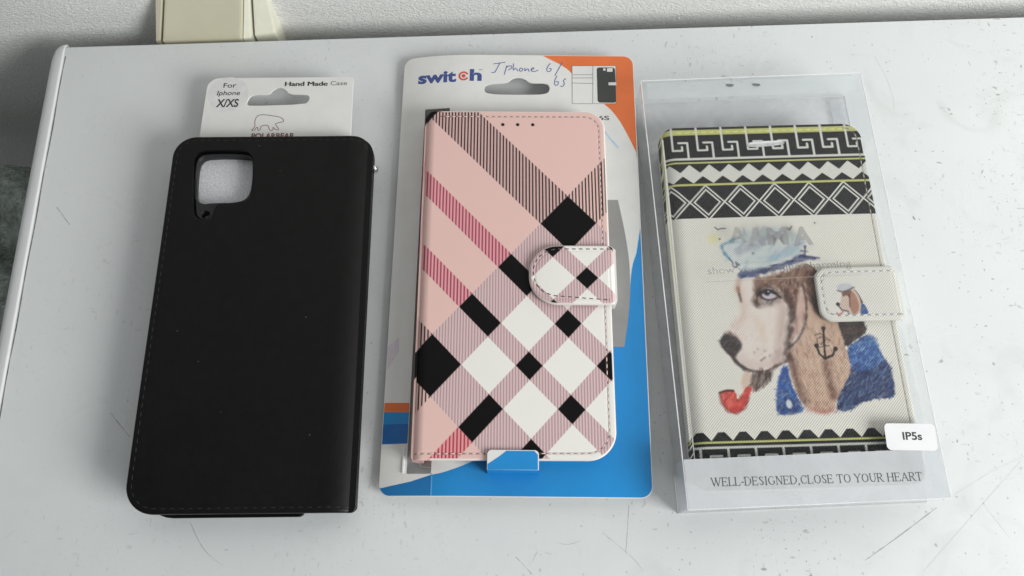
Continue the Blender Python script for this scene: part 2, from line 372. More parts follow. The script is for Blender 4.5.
# measured outlines (mm in each object's own frame)
D = {
 'coat': [(20.4, -22.9), (23.4, -20.3), (29.4, -17.4), (31.7, -19.2), (32.4, -24.6), (35.5, -29.3), (35.6, -35.9), (36.0, -41.1), (31.2, -42.2), (28.8, -41.5), (23.5, -42.7), (19.2, -45.4), (13.4, -46.2), (13.2, -43.0), (15.7, -37.9), (20.6, -31.5)],
 'coat_hi': [(20.4, -22.9), (29.4, -17.4), (32.0, -19.5), (32.6, -25.3), (34.2, -29.3), (25.5, -31.0), (20.4, -30.2)],
 'neck': [(17.6, -7.2), (26.2, -7.4), (28.1, -11.9), (29.6, -16.4), (24.2, -19.6), (20.1, -22.6), (18.6, -17.5)],
 'backhead': [(9.1, 11.9), (12.9, 10.3), (15.6, 6.0), (18.3, -2.6), (19.6, -11.3), (9.1, -11.0), (7.4, -4.4), (7.4, 2.7)],
 'eartop': [(9.4, 9.0), (13.1, 9.2), (12.7, 1.1), (14.8, -8.0), (12.5, -10.0), (10.5, -5.8), (9.2, -0.9), (9.0, 4.0)],
 'coat_l': [(-4.6, -28.8), (-2.3, -28.6), (-2.1, -34.1), (-0.5, -40.7), (1.1, -45.2), (-0.6, -46.1), (-5.1, -46.6), (-8.6, -46.5), (-8.5, -41.1), (-7.0, -34.6)],
 'coat_l2': [(-8.0, -39.8), (-0.4, -40.0), (1.1, -45.2), (-0.6, -46.1), (-5.1, -46.6), (-8.6, -46.5)],
 'button': [(-3.9, -42.9)],
 'face': [(-16.4, 5.8), (-11.1, 6.7), (1.1, 7.8), (9.7, 11.1), (12.7, 8.9), (10.9, 1.1), (9.2, -9.9), (-0.1, -10.8), (-1.7, -24.3), (-3.0, -26.9), (-6.5, -28.4), (-9.3, -30.3), (-12.6, -30.9), (-15.7, -30.1), (-18.8, -29.1), (-20.7, -26.4), (-22.5, -22.3), (-23.8, -16.2), (-22.9, -14.2), (-19.8, -10.2), (-16.5, -5.0), (-16.9, -0.2), (-17.4, 2.0)],
 'ear': [(6.4, 2.7), (9.6, 1.2), (10.0, -4.4), (12.5, -10.0), (18.9, -11.3), (18.9, -15.4), (20.6, -24.9), (20.8, -30.9), (17.5, -36.0), (14.2, -40.5), (12.5, -45.5), (8.8, -46.7), (3.9, -45.3), (1.1, -43.3), (-1.0, -37.4), (-2.0, -30.9), (-1.7, -24.3), (2.5, -19.7), (5.9, -14.4), (7.1, -11.0), (7.4, -4.4)],
 'brow': [(-11.1, 6.4), (-3.0, 7.2), (4.0, 9.2), (9.1, 11.9), (12.8, 9.6), (12.7, 4.6), (10.4, -2.4), (9.3, 4.0), (6.6, 1.3), (4.6, -5.7), (3.0, -9.8), (1.2, -6.3), (-0.1, -1.3), (-2.9, 2.6), (-8.7, 1.7), (-9.0, -3.2), (-10.7, -5.9), (-12.4, -3.8), (-11.0, 1.8)],
 'earin': [(6.6, 1.3), (7.8, -1.6), (6.8, -11.0), (6.1, -13.0), (2.8, -17.7), (-0.1, -20.3), (-0.4, -17.6), (2.5, -10.8), (4.6, -5.7)],
 'st1': [(0.7, 0.0), (2.1, -4.2), (2.0, -9.7), (0.8, -13.5), (-1.0, -19.6), (-2.0, -26.2)],
 'st2': [(7.8, 2.6), (8.3, -3.0), (7.0, -11.0), (6.0, -13.7), (3.1, -18.4), (-0.6, -21.3)],
 'st3': [(-11.1, -3.8), (-8.5, -4.6), (-4.4, -3.3), (-2.5, -1.3)],
 'socket': [(-6.3, -0.5)],
 'eyew': [(-6.4, -1.3)],
 'iris': [(-6.4, 0.2)],
 'glint': [(-6.0, 0.7)],
 'leye': [(-17.3, 2.3), (-16.9, -0.5), (-16.7, -3.0)],
 'nose': [(-26.8, -18.8), (-25.8, -16.8), (-23.7, -15.7), (-21.2, -16.4), (-19.1, -18.4), (-18.6, -21.1), (-20.0, -23.1), (-22.2, -25.3), (-24.0, -23.6), (-25.7, -21.5)],
 'nosetop': [(-25.1, -16.2), (-22.9, -14.2), (-20.2, -16.0), (-18.3, -19.8), (-19.9, -19.7), (-21.9, -17.3)],
 'mouth': [(-22.9, -23.0), (-21.4, -26.7), (-18.8, -29.1), (-15.1, -30.7), (-10.7, -30.8), (-7.2, -28.7), (-2.7, -26.9)],
 'jaw': [(-15.8, -30.8), (-8.0, -30.4), (-9.8, -33.9), (-12.0, -36.1), (-14.8, -37.8), (-17.2, -36.6), (-16.7, -33.1)],
 'chin': [(-18.7, -30.4), (-15.8, -31.1), (-17.5, -36.3), (-20.4, -37.2), (-20.3, -33.6)],
 'freck': [(-10.2, -22.7), (-12.0, -26.3), (-10.6, -25.3), (-6.1, -23.1), (-12.7, -21.9), (-8.6, -24.7), (-14.2, -23.2)],
 'tanm': [(-11.9, -10.4), (-10.2, -14.6), (-10.4, -18.6)],
 'pipe': [(-28.7, -38.2), (-26.2, -37.2), (-23.0, -37.6), (-22.5, -41.3), (-20.7, -39.4), (-18.7, -35.6), (-16.6, -36.4), (-18.3, -40.1), (-20.1, -43.9), (-23.4, -45.9), (-26.5, -45.0), (-28.5, -41.8)],
 'piperim': [(-28.7, -38.0), (-26.2, -37.2), (-23.7, -37.4)],
 'hat': [(-21.0, 20.0), (-16.6, 22.8), (-11.4, 26.3), (-1.6, 27.5), (6.4, 26.2), (9.8, 21.3), (9.5, 14.7), (-0.2, 12.5), (-5.4, 9.4), (-14.2, 8.3), (-17.3, 11.2), (-20.2, 15.3)],
 'hatb': [(-16.2, 22.8), (-19.5, 20.8), (-21.5, 20.4), (-21.2, 18.2), (-20.1, 15.6), (-19.2, 14.5)],
 'band': [(-17.5, 8.7), (-10.7, 9.6), (-3.8, 10.8), (3.2, 13.1), (7.6, 15.2), (10.3, 15.1), (15.5, 13.7), (12.6, 12.9), (8.5, 12.3), (2.9, 10.8), (-4.2, 8.1), (-11.1, 6.7), (-15.5, 6.3)],
 'hatlav': [(-15.5, 17.3), (-12.3, 18.7), (-7.4, 19.6), (-3.7, 22.4), (1.3, 24.1)],
 'hatlb': [(-3.5, 13.7), (3.6, 15.6), (8.1, 19.2), (9.6, 22.0)],
 'hanch': [(10.9, 18.7), (10.2, 14.4)],
 'hanch2': [(9.2, 16.9), (11.5, 16.5)],
 'hanch3': [(8.5, 14.8), (12.8, 14.1), (15.5, 13.7)],
 'hanch4': [(-19.2, 14.5), (-17.8, 12.7), (-18.3, 11.2), (-16.3, 10.8), (-17.0, 13.4), (-15.7, 11.7)],
 'anch': [(13.0, -14.6), (12.4, -20.0), (11.9, -26.1)],
 'anch2': [(9.4, -21.2), (10.0, -24.3), (11.8, -26.2), (14.8, -25.1), (16.3, -22.6)],
 'anch3': [(9.4, -17.2), (11.5, -16.4), (13.8, -18.7), (10.9, -20.6), (14.0, -21.4), (10.0, -21.9), (9.9, -18.6), (12.7, -17.6), (14.7, -19.4)],
 'bird': [(-23.2, 27.8), (-22.1, 26.7), (-21.0, 27.2), (-19.1, 27.2)],
 'bird2': [(5.1, 26.6), (5.8, 25.8), (6.9, 27.3)],
 'dots': [(16.1, 28.5), (-9.7, 16.4), (-21.9, 22.8)],
 'sun': [(-24.4, 22.9)],
 'earsh': [(11.7, -28.0), (12.1, -33.9), (12.6, -40.4)],
 'earsh2': [(-0.3, -26.3), (-0.3, -32.9), (1.9, -42.0)],
 'earbot': [(2.7, -44.9), (7.6, -46.3), (12.1, -45.8)],
 'rows': [(3.4, 72.8), (3.2, 71.2), (2.9, 68.9), (1.5, 58.3), (1.4, 57.4), (1.3, 56.8), (1.1, 55.6), (0.1, 47.6), (0.0, 47.1), (-0.1, 46.2), (-2.0, 31.8)],
 'rowsb': [(-29.8, -52.4), (-30.1, -55.3), (-30.2, -56.0), (-30.3, -56.7), (-30.3, -57.2), (-30.8, -61.1), (-31.0, -62.9)],
 'bumps': [(-37.6, -52.7), (-29.8, -52.4), (-22.0, -52.4), (-14.2, -52.3)],
 'vl': [(-38.2, -58.4), (-27.9, -58.3), (-18.2, -58.3), (-8.1, -58.2)],
 'mt': [(-26.2, 72.4), (-16.0, 72.4), (-5.8, 72.3), (-25.9, 61.9), (-22.4, 62.0), (-23.8, 65.3), (-20.3, 65.4), (-20.0, 58.0)],
 'slot': [(-6.2, 65.3), (9.3, 65.7), (8.8, 62.1), (-6.6, 61.9)],
 'flap': [(12.8, 7.7), (14.7, -10.5), (44.3, -11.8), (43.9, 10.1), (14.6, 9.7)],
 'flapz': [(11.8, 6.8), (13.6, -12.2), (43.0, -12.6), (42.6, 9.1), (13.5, 8.7)],
 'm_hat': [(19.6, 1.4), (21.8, 2.2), (24.6, 2.1), (25.8, 0.9), (25.1, -0.2), (20.9, -0.8), (19.8, -0.1)],
 'm_hatb': [(19.8, -0.6), (21.3, -1.1), (23.2, -0.8), (26.0, 0.5)],
 'm_head': [(21.1, -0.8), (25.7, 0.2), (27.5, -3.0), (27.7, -6.9), (26.2, -10.4), (23.0, -10.6), (22.4, -8.6), (20.2, -8.1), (19.5, -6.6), (20.7, -3.3)],
 'm_brow': [(21.1, -1.1), (25.1, -0.2), (24.9, -2.9), (23.6, -3.8), (22.9, -2.4), (21.2, -3.3)],
 'm_ear': [(23.9, -2.4), (25.5, -1.0), (26.6, -3.9), (27.0, -7.3), (25.6, -10.1), (23.7, -10.1), (23.3, -7.2)],
 'm_back': [(25.5, 0.3), (27.1, -1.3), (28.3, -4.7), (28.6, -5.9), (26.8, -6.8), (26.7, -3.4)],
 'm_coat': [(27.0, -6.8), (28.6, -5.7), (29.6, -7.9), (30.0, -10.3), (26.6, -10.7)],
 'm_nose': [(19.0, -6.0)],
 'm_mouth': [(19.2, -6.8), (20.1, -8.3), (22.3, -8.9)],
 'm_pipe': [(18.1, -9.5), (18.4, -10.2), (19.7, -9.7), (20.5, -8.8)],
 'm_coatl': [(22.1, -9.1), (23.1, -8.6), (23.0, -10.3), (21.9, -10.3)],
 'euro': [(-14.8, 76.4), (-13.5, 78.9), (-4.7, 79.4), (-2.8, 81.7), (0.4, 82.4), (3.6, 81.0), (4.8, 79.5), (12.4, 79.6), (13.8, 77.0), (12.4, 74.0), (3.6, 73.7), (-13.4, 73.8)],
 'window': [(-39.6, 67.2), (-29.2, 67.3), (-28.6, 46.9), (-30.9, -85.7), (-39.7, -85.7)],
 'orange': [(10.6, 93.3), (50.4, 93.6), (50.4, 91.6), (50.2, 43.0), (49.7, 45.7), (44.6, 58.3), (41.1, 64.6), (37.5, 68.9), (27.6, 76.8), (22.7, 85.6), (17.6, 89.3)],
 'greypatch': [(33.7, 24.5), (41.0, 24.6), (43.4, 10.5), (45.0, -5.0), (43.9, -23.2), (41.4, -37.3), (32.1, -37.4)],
 'blueR': [(50.1, 18.0), (49.8, 15.8), (49.5, 12.3), (47.8, 1.9), (45.1, -5.8), (43.9, -23.2), (41.4, -37.3), (32.1, -37.4), (31.2, -72.8), (9.0, -77.4), (-10.4, -78.6), (-20.8, -83.4), (-30.9, -86.4), (-41.6, -90.0), (-49.7, -92.9), (-49.6, -95.0), (52.1, -95.8), (52.1, -57.7)],
 'orangeL': [(-50.8, -59.0), (-39.5, -58.9), (-39.6, -62.5), (-50.5, -62.6)],
 'blueL': [(-50.9, -62.6), (-39.6, -62.5), (-39.5, -74.5), (-50.9, -74.6)],
 'lilac': [(-49.8, -37.3), (-45.4, -33.3), (-45.1, -39.3), (-49.3, -46.3)],
 'tab': [(-10.8, -76.5), (8.6, -76.4), (8.2, -84.4), (-10.2, -84.5)],
 'switch': [(-43.3, 80.3), (-39.0, 80.3), (-38.8, 80.3), (-31.5, 80.4), (-29.6, 80.4), (-26.7, 80.4), (-23.4, 83.5), (-21.2, 80.7), (-15.8, 80.7), (-43.5, 84.4), (-27.9, 87.1)],
 'icon': [(23.3, 88.3), (42.2, 88.5), (41.6, 69.7), (23.1, 69.5)],
 'iconph': [(33.9, 87.9), (42.1, 88.0), (41.5, 70.1), (33.5, 70.0)],
 'iconl': [(32.3, 88.4), (31.8, 69.6), (23.3, 83.8), (32.2, 83.9), (23.2, 82.2), (32.1, 82.3), (23.2, 79.7), (32.1, 79.5)],
 'iconw': [(38.4, 87.2), (40.8, 87.3), (40.7, 85.5), (38.3, 85.4), (36.7, 87.1), (37.7, 87.1), (37.7, 86.0), (36.7, 86.0), (38.8, 80.1), (42.1, 80.2), (42.1, 78.7), (38.8, 78.7)],
 'six': [(31.7, 61.7), (37.6, 62.0), (33.0, 63.8)],
 'hw1': [(-10.7, 89.0), (-5.6, 89.9)],
 'hw2': [(-8.0, 89.3), (-9.1, 86.8), (-10.1, 84.5), (-11.6, 84.7)],
 'hw3': [(-4.9, 88.2), (-6.0, 83.6)],
 'hw4': [(-5.1, 87.3), (-3.1, 88.4), (-2.6, 87.1), (-4.3, 85.9)],
 'hw5': [(-2.0, 89.3), (-2.3, 85.4), (-1.0, 87.3), (-0.2, 85.4)],
 'hw6': [(1.0, 87.1), (0.2, 85.7), (1.3, 85.2), (2.2, 86.5), (1.0, 87.1)],
 'hw7': [(2.9, 87.1), (2.7, 85.2), (4.2, 87.1), (4.7, 85.2)],
 'hw8': [(5.6, 86.0), (7.1, 86.9), (6.1, 87.4), (5.3, 85.8), (6.6, 85.1), (8.7, 86.0)],
 'hw9': [(13.9, 89.5), (12.6, 87.8), (12.2, 85.5), (13.6, 85.2), (14.6, 86.7), (13.2, 87.0)],
 'hw10': [(19.1, 90.1), (15.8, 83.3)],
 'hw11': [(16.8, 83.3), (15.5, 80.5), (15.8, 78.2), (17.2, 78.8), (17.4, 80.5), (16.1, 80.2)],
 'hw12': [(20.6, 81.9), (19.2, 80.7), (20.1, 79.6), (19.1, 77.7), (18.0, 78.2)],
 'blueline': [(37.0, 57.0), (39.4, 52.2), (42.6, 47.6)],
 'hang': [(-33.4, 107.3), (28.3, 107.6), (29.3, 72.3), (-34.2, 73.0)],
 'heuro': [(-15.9, 95.5), (-14.7, 98.5), (-12.2, 99.0), (-6.6, 99.0), (-5.6, 101.0), (-2.8, 102.8), (0.4, 100.9), (1.7, 99.0), (8.0, 98.9), (10.3, 98.2), (10.5, 96.0), (8.7, 94.1), (-13.9, 93.5), (-15.8, 94.2)],
 't_for': [(-26.6, 102.7), (-21.3, 102.6), (-26.8, 105.1)],
 't_iph': [(-29.0, 99.1), (-19.3, 99.1), (-29.0, 101.2)],
 't_x': [(-28.7, 93.3), (-19.5, 93.4), (-29.0, 96.9)],
 't_hm': [(-0.4, 103.1), (17.8, 103.3), (-0.3, 105.3), (19.0, 103.3), (25.9, 103.4)],
 'bear': [(-12.7, 81.9), (-11.3, 83.6), (-11.8, 85.7), (-11.3, 88.2), (-9.8, 89.3), (-6.8, 89.1), (-3.8, 88.5), (-1.9, 88.2), (-0.0, 87.2), (0.5, 85.7), (-1.0, 85.5), (-2.1, 85.1), (-3.1, 84.9), (-2.3, 83.5), (-1.1, 82.0), (-2.5, 81.8), (-4.0, 83.5), (-3.6, 81.8), (-5.1, 81.6), (-5.7, 83.5), (-6.4, 84.3), (-9.0, 83.9), (-9.1, 81.9), (-10.2, 81.7), (-10.2, 83.5), (-11.1, 82.7), (-11.5, 81.7), (-12.7, 81.9)],
 't_pb': [(-12.5, 78.6), (5.4, 78.6), (-12.6, 80.6)],
 'camout': [(-32.7, 62.9), (-31.8, 66.2), (-29.1, 67.8), (-13.0, 67.6), (-9.5, 65.9), (-8.2, 62.2), (-7.5, 48.7), (-9.2, 45.1), (-13.3, 44.2), (-20.7, 44.1), (-22.0, 41.6), (-22.5, 38.0), (-25.6, 37.0), (-29.0, 38.1), (-30.3, 41.7)],
 'camin': [(-30.8, 60.4), (-30.0, 64.2), (-27.2, 65.9), (-11.9, 65.7), (-9.3, 64.4), (-8.5, 55.5), (-9.1, 49.0), (-12.6, 46.1), (-23.4, 46.0), (-25.8, 45.4), (-28.9, 46.9), (-30.1, 50.2)],
 'flash': [(-25.7, 41.0)],
 'snap': [(38.8, 62.4)],
 'cornerTL': [(-40.1, 69.2), (-33.1, 75.1)],
 'cornerBR': [(30.2, 72.6), (39.2, 61.5)],
 'sticker': [(27.4, -59.2), (45.5, -60.6), (44.4, -69.7), (26.6, -68.8)],
 't_ip': [(32.9, -65.1), (40.2, -65.5), (33.5, -62.4)],
 'band_': [(-45.7, -70.2), (43.5, -68.1), (46.3, -86.1), (-46.3, -85.8)],
 't_well': [(-36.7, -78.5), (36.8, -79.6), (-36.4, -75.8)],
 't_A': [(-17.4, 11.8), (-13.4, 11.6), (-11.4, 11.5), (-4.4, 11.2), (-4.1, 11.2), (5.3, 10.8), (6.3, 10.9), (13.6, 10.6), (7.5, 18.3)],
 't_show': [(-28.3, 0.2), (12.4, 0.8), (-28.0, 2.6)],
 'ln1': [(-19.2, 3.6), (6.3, 4.6), (15.5, 3.7)],
 'ln2': [(-30.0, -3.2), (1.1, -2.9), (29.2, -2.7)],
 'slits': [(-11.5, 83.2), (-7.2, 83.1), (-0.6, 83.0), (3.7, 82.8)],
 'reflL': [(-45.7, -70.2)],
 'sc1': [(127.0, 6.0), (141.2, 14.8), (155.8, 24.4)],
 'sc2': [(162.8, 28.9), (179.0, 37.9), (191.5, 42.9)],
 'sc3': [(147.1, 2.0), (168.3, 21.4), (190.5, 41.7)],
 'sc4': [(173.0, 26.2), (180.5, 13.7)],
 'sc5': [(161.2, 219.2), (164.9, 208.5), (166.6, 197.4), (165.8, 190.8)],
 'sc6': [(150.1, 220.1), (159.2, 219.0)],
 'sc7': [(-117.4, 19.2), (-112.7, 11.3), (-108.4, 7.1), (-103.7, 4.3)],
 'sc8': [(-153.0, 59.4), (-144.3, 50.3)],
 'sc9': [(42.9, 25.3), (41.9, 15.5), (41.0, 8.4)],
 'sc10': [(1.4, 7.2), (7.1, 1.4)],
 'sc11': [(-189.1, 145.4), (-182.3, 137.4)],
 'sc12': [(32.8, 15.5), (38.0, 11.5), (44.1, 6.4), (47.0, 2.4)],
 'edgeL': [(-199.5, 222.8), (-198.5, 186.1), (-197.7, 181.7), (-196.4, 93.0)],
 'edgeLo': [(-205.9, 221.2), (-204.5, 176.9), (-204.6, 181.7), (-202.8, 97.6)],
 'tback': [(-197.4, 223.8), (232.0, 239.9)],
 'cream': [(-157.4, 226.0), (-155.3, 249.2), (-120.0, 249.2), (-121.9, 227.1), (-159.4, 225.2), (-160.0, 249.2)],
 'wing': [(-114.5, 227.1), (-117.5, 249.2), (-108.2, 249.2), (-99.1, 227.1)],
}
# ================================================================ materials used
M_hole = plain('shadow_lining', (0.03, 0.03, 0.03, 1), .8)

def table_material():
    m, nt, N, L, P = new_mat('white_table_paint')
    P.inputs['Roughness'].default_value = .38; P.inputs['Specular IOR Level'].default_value = .4
    tc = N.new('ShaderNodeTexCoord')
    def noise(scale, det=4, vec=None, dist=0):
        n = N.new('ShaderNodeTexNoise'); n.inputs['Scale'].default_value = scale; n.inputs['Detail'].default_value = det; n.inputs['Distortion'].default_value = dist
        L.new(vec or tc.outputs['Object'], n.inputs['Vector']); return n.outputs['Fac']
    def ramp(fac, p0, p1, c0, c1):
        r = N.new('ShaderNodeValToRGB'); r.color_ramp.elements[0].position = p0; r.color_ramp.elements[1].position = p1
        r.color_ramp.elements[0].color = c0; r.color_ramp.elements[1].color = c1; L.new(fac, r.inputs['Fac']); return r.outputs['Color']
    def mixc(f, a, b, mode='MIX'):
        x = N.new('ShaderNodeMix'); x.data_type = 'RGBA'; x.blend_type = mode
        if isinstance(f, float): x.inputs['Factor'].default_value = f
        else: L.new(f, x.inputs['Factor'])
        for s_, v in (('A', a), ('B', b)):
            if isinstance(v, tuple): x.inputs[s_].default_value = v
            else: L.new(v, x.inputs[s_])
        return x.outputs['Result']
    def mul(a, b):
        x = N.new('ShaderNodeMath'); x.operation = 'MULTIPLY'
        for i, v in enumerate((a, b)):
            if isinstance(v, (int, float)): x.inputs[i].default_value = v
            else: L.new(v, x.inputs[i])
        return x.outputs[0]
    base = ramp(noise(9, 6), .3, .7, (.645, .665, .67, 1), (.705, .73, .735, 1))
    W = (1, 1, 1, 1); K = (0, 0, 0, 1)
    # small dirt specks: voronoi cells of which a few are chosen
    def specks(scale, size, thr, dark, stretch=(1, 1, 1), rot=0):
        mp = N.new('ShaderNodeMapping'); mp.inputs['Scale'].default_value = stretch; mp.inputs['Rotation'].default_value = (0, 0, rot)
        nz = N.new('ShaderNodeTexNoise'); nz.inputs['Scale'].default_value = scale * 1.5
        L.new(tc.outputs['Object'], nz.inputs['Vector'])
        va = N.new('ShaderNodeVectorMath'); va.operation = 'MULTIPLY_ADD'; va.inputs[1].default_value = (.6 / scale,) * 3
        L.new(nz.outputs['Color'], va.inputs[0]); L.new(tc.outputs['Object'], va.inputs[2])
        L.new(va.outputs[0], mp.inputs['Vector'])
        v = N.new('ShaderNodeTexVoronoi'); v.inputs['Scale'].default_value = scale; v.voronoi_dimensions = '2D'
        L.new(mp.outputs['Vector'], v.inputs['Vector'])
        near = ramp(v.outputs['Distance'], size * .5, size, W, K)
        sp = N.new('ShaderNodeSeparateColor'); L.new(v.outputs['Color'], sp.inputs[0])
        gt = N.new('ShaderNodeMath'); gt.operation = 'GREATER_THAN'; gt.inputs[1].default_value = thr; L.new(sp.outputs[0], gt.inputs[0])
        amt = mul(mul(near, gt.outputs[0]), mul(sp.outputs[1], dark)); return amt
    # more wear to the right and towards the front
    sx = N.new('ShaderNodeSeparateXYZ'); L.new(tc.outputs['Object'], sx.inputs[0])
    wr = N.new('ShaderNodeMapRange'); wr.inputs['From Min'].default_value = -.15; wr.inputs['From Max'].default_value = .15; wr.inputs['To Min'].default_value = .25
    L.new(sx.outputs['X'], wr.inputs['Value'])
    dirt = (.20, .195, .18, 1)
    col = base
    for a in (specks(75, .045, .82, .9, (1, .55, 1), R(20)), specks(260, .10, .90, .75), specks(60, .022, .7, 1.0, (.5, 1, 1), R(60)), specks(90, .04, .86, .6, (1, .22, 1), R(25)), specks(85, .035, .84, .6, (.25, 1, 1), R(-35)), specks(420, .2, .94, .5)):
        col = mixc(mul(a, wr.outputs[0]), col, dirt)
    clu = ramp(noise(16, 3), .48, .62, K, W)
    for a in (specks(330, .16, .66, .8, (1, .35, 1), R(-50)), specks(240, .12, .62, .8, (.35, 1, 1), R(-15)), specks(700, .25, .75, .6)):
        col = mixc(mul(mul(a, clu), wr.outputs[0]), col, dirt)
    smud = ramp(noise(35, 8, dist=1.2), .56, .75, K, W)
    col = mixc(mul(mul(smud, .24), wr.outputs[0]), col, (.42, .42, .40, 1))
    fine = ramp(noise(900, 3), .62, .78, K, W)
    col = mixc(mul(mul(fine, .12), wr.outputs[0]), col, (.4, .4, .39, 1))
    L.new(col, P.inputs['Base Color'])
    b = N.new('ShaderNodeBump'); b.inputs['Strength'].default_value = .35; b.inputs['Distance'].default_value = .00018
    L.new(noise(260, 5), b.inputs['Height'])
    L.new(b.outputs['Normal'], P.inputs['Normal'])
    rr = ramp(noise(38, 6, dist=.8), .35, .65, (.26,) * 3 + (1,), (.52,) * 3 + (1,)); L.new(rr, P.inputs['Roughness'])
    return m
M_table = table_material()
M_trim = plain('white_edge_band', (.74, .75, .76, 1), .3, .5, .03, 60, .15, 500, .0001)
M_scratch = plain('scratch_grey', (.40, .40, .39, 1), .6)
M_scratch_soft = plain('scratch_faint', (.61, .62, .62, 1), .6)
M_seam = plain('dark_seam', (.16, .155, .15, 1), .8, .3, .5, 300)

def wall_material():
    m, nt, N, L, P = new_mat('embossed_wallpaper')
    P.inputs['Base Color'].default_value = (.86, .86, .84, 1); P.inputs['Roughness'].default_value = .42
    P.inputs['Specular IOR Level'].default_value = .45
    tc = N.new('ShaderNodeTexCoord'); mp = N.new('ShaderNodeMapping'); mp.inputs['Rotation'].default_value = (0, R(35), 0); mp.inputs['Scale'].default_value = (1, 1, 1.9)
    L.new(tc.outputs['Object'], mp.inputs['Vector'])
    v = N.new('ShaderNodeTexNoise'); v.inputs['Scale'].default_value = 560; v.inputs['Detail'].default_value = 6; v.inputs['Distortion'].default_value = 1.2
    L.new(mp.outputs['Vector'], v.inputs['Vector'])
    b = N.new('ShaderNodeBump'); b.inputs['Strength'].default_value = .9; b.inputs['Distance'].default_value = .0009
    L.new(v.outputs['Fac'], b.inputs['Height']); L.new(b.outputs['Normal'], P.inputs['Normal'])
    return m
M_wall = wall_material()

# ================================================================ setting: wall, floor
c2, s2 = math.cos(R(2.14)), math.sin(R(2.14))
def W2(x, d):   # point x along the back edge of the table, d behind it
    return (-197.4 + x * c2 - d * s2, 223.8 + x * s2 + d * c2)
def wallobj():
    a, b = W2(-1500, 14), W2(2500, 14); a2, b2 = W2(-1500, 114), W2(2500, 114)
    mb = MB(); mb.prism([a, b, b2, a2], -700, 1400)
    return tag(mb.build('wall', M_wall), kind='structure')
wallobj()
mb = MB(); mb.box(-1500, 2500, -1800, 200, -720, -700)
tag(mb.build('floor', plain('dark_floor', (.04, .037, .034, 1), .6, .4, .2, 20)), kind='structure')

# ================================================================ table
tb = thing('tabletop', 'white painted scratched tabletop with a rounded left edge, under the phone cases', 'table', (0, 0, 0))
def ledge(y): return -198.3 + (y - 150) * 0.024 * -1 * -1 if False else -196.4 + (y - 93) * (-199.5 + 196.4) / (222.8 - 93)
pl = [(ledge(-260) , -260), (520, -260), W2(720, 0), (-199.5, 223.8)]
o = sheet('table_panel', [pl], -24, 0, M_table, tb, .35)
mb = MB(); mb.box(-170, 500, -240, 205, -690, -25); mb.build('ambient_blocker', plain('blocker_grey', (.25, .24, .23, 1), .6), tb)  # unseen block added under the top to keep ambient light off the wall
# rounded edge band along the left side: bullnose profile swept front to back, closed by a rounded end
def trim():
    prof = []
    for k in range(13):
        a = R(90 + 180 * k / 12); prof.append((-6.9 * abs(math.cos(a)) ** .75, 11.9 + 12.6 * math.copysign(abs(math.sin(a)) ** .55, math.sin(a))))
    prof = [(0.9, 24.5)] + prof + [(0.9, -.7)]
    ys = [-260, 0, 100, 180, 214, 219, 222.5, 224.5, 225.6, 226.0]; sc = [1, 1, 1, 1, 1, .98, .88, .68, .4, .05]
    vs = []; fs = []; n = len(prof)
    for y, s_ in zip(ys, sc):
        x0 = ledge(y) - .8
        for px_, pz in prof: vs.append((x0 + px_ * (s_ if px_ < 0 else 1), y, -24 + pz * 1.0 + (0 if s_ == 1 else -(1 - s_) * 2.0 * (pz > 12))))
    for i in range(len(ys) - 1):
        for j in range(n - 1): fs.append((i * n + j, i * n + j + 1, (i + 1) * n + j + 1, (i + 1) * n + j))
        fs.append((i * n + n - 1, i * n, (i + 1) * n, (i + 1) * n + n - 1))
    fs.append(tuple(range(n))[::-1]); m = (len(ys) - 1) * n; fs.append(tuple(range(m, m + n)))
    return mesh_obj('edge_band', vs, fs, M_trim, tb, True)
trim()
mb = MB(); pts = [(ledge(y) + .75 + .12 * math.sin(y * .9), y) for y in range(-255, 222, 6)]
mb.stroke(pts, .42, .0, .03, [.25 + .35 * random.random() for _ in pts]); mb.build('seam_line', M_seam, tb)  # thin dark line along the joint of the edge band
def scratch(pts, ws, mat):
    mb = MB(); mb.stroke(pts, 1, 0, .03, ws); mb.build('scratch', mat, tb)
for k, w_ in (('sc1', .38), ('sc7', .22), ('sc8', .35), ('sc12', .16), ('sc10', .25), ('sc11', .35), ('sc9', .2)):
    p_ = chaikin(D[k], 3, False); scratch(p_, [w_ * (.35 + .9 * random.random()) for _ in p_], M_scratch)
for k, w_ in (('sc2', .35), ('sc3', .3), ('sc4', .3), ('sc5', .35), ('sc6', .3)):
    p_ = chaikin(D[k], 3, False); scratch(p_, [w_ * (.4 + .8 * random.random()) for _ in p_], M_scratch_soft)
for _ in range(11):
    x = random.uniform(-60, 225); y = random.choice([random.uniform(8, 40), random.uniform(30, 215)]); a = random.uniform(0, 6.28); l_ = random.uniform(2, 9)
    if abs(x - 102) < 50 and 20 < y < 200: x += 75
    q = [(x + l_ * t * math.cos(a + .5 * t), y + l_ * t * math.sin(a + .5 * t)) for t in (0, .25, .5, .75, 1)]
    w_ = random.uniform(.12, .22); scratch(q, [w_ * .3, w_, w_, w_, w_ * .3], M_scratch if random.random() < .4 else M_scratch_soft)

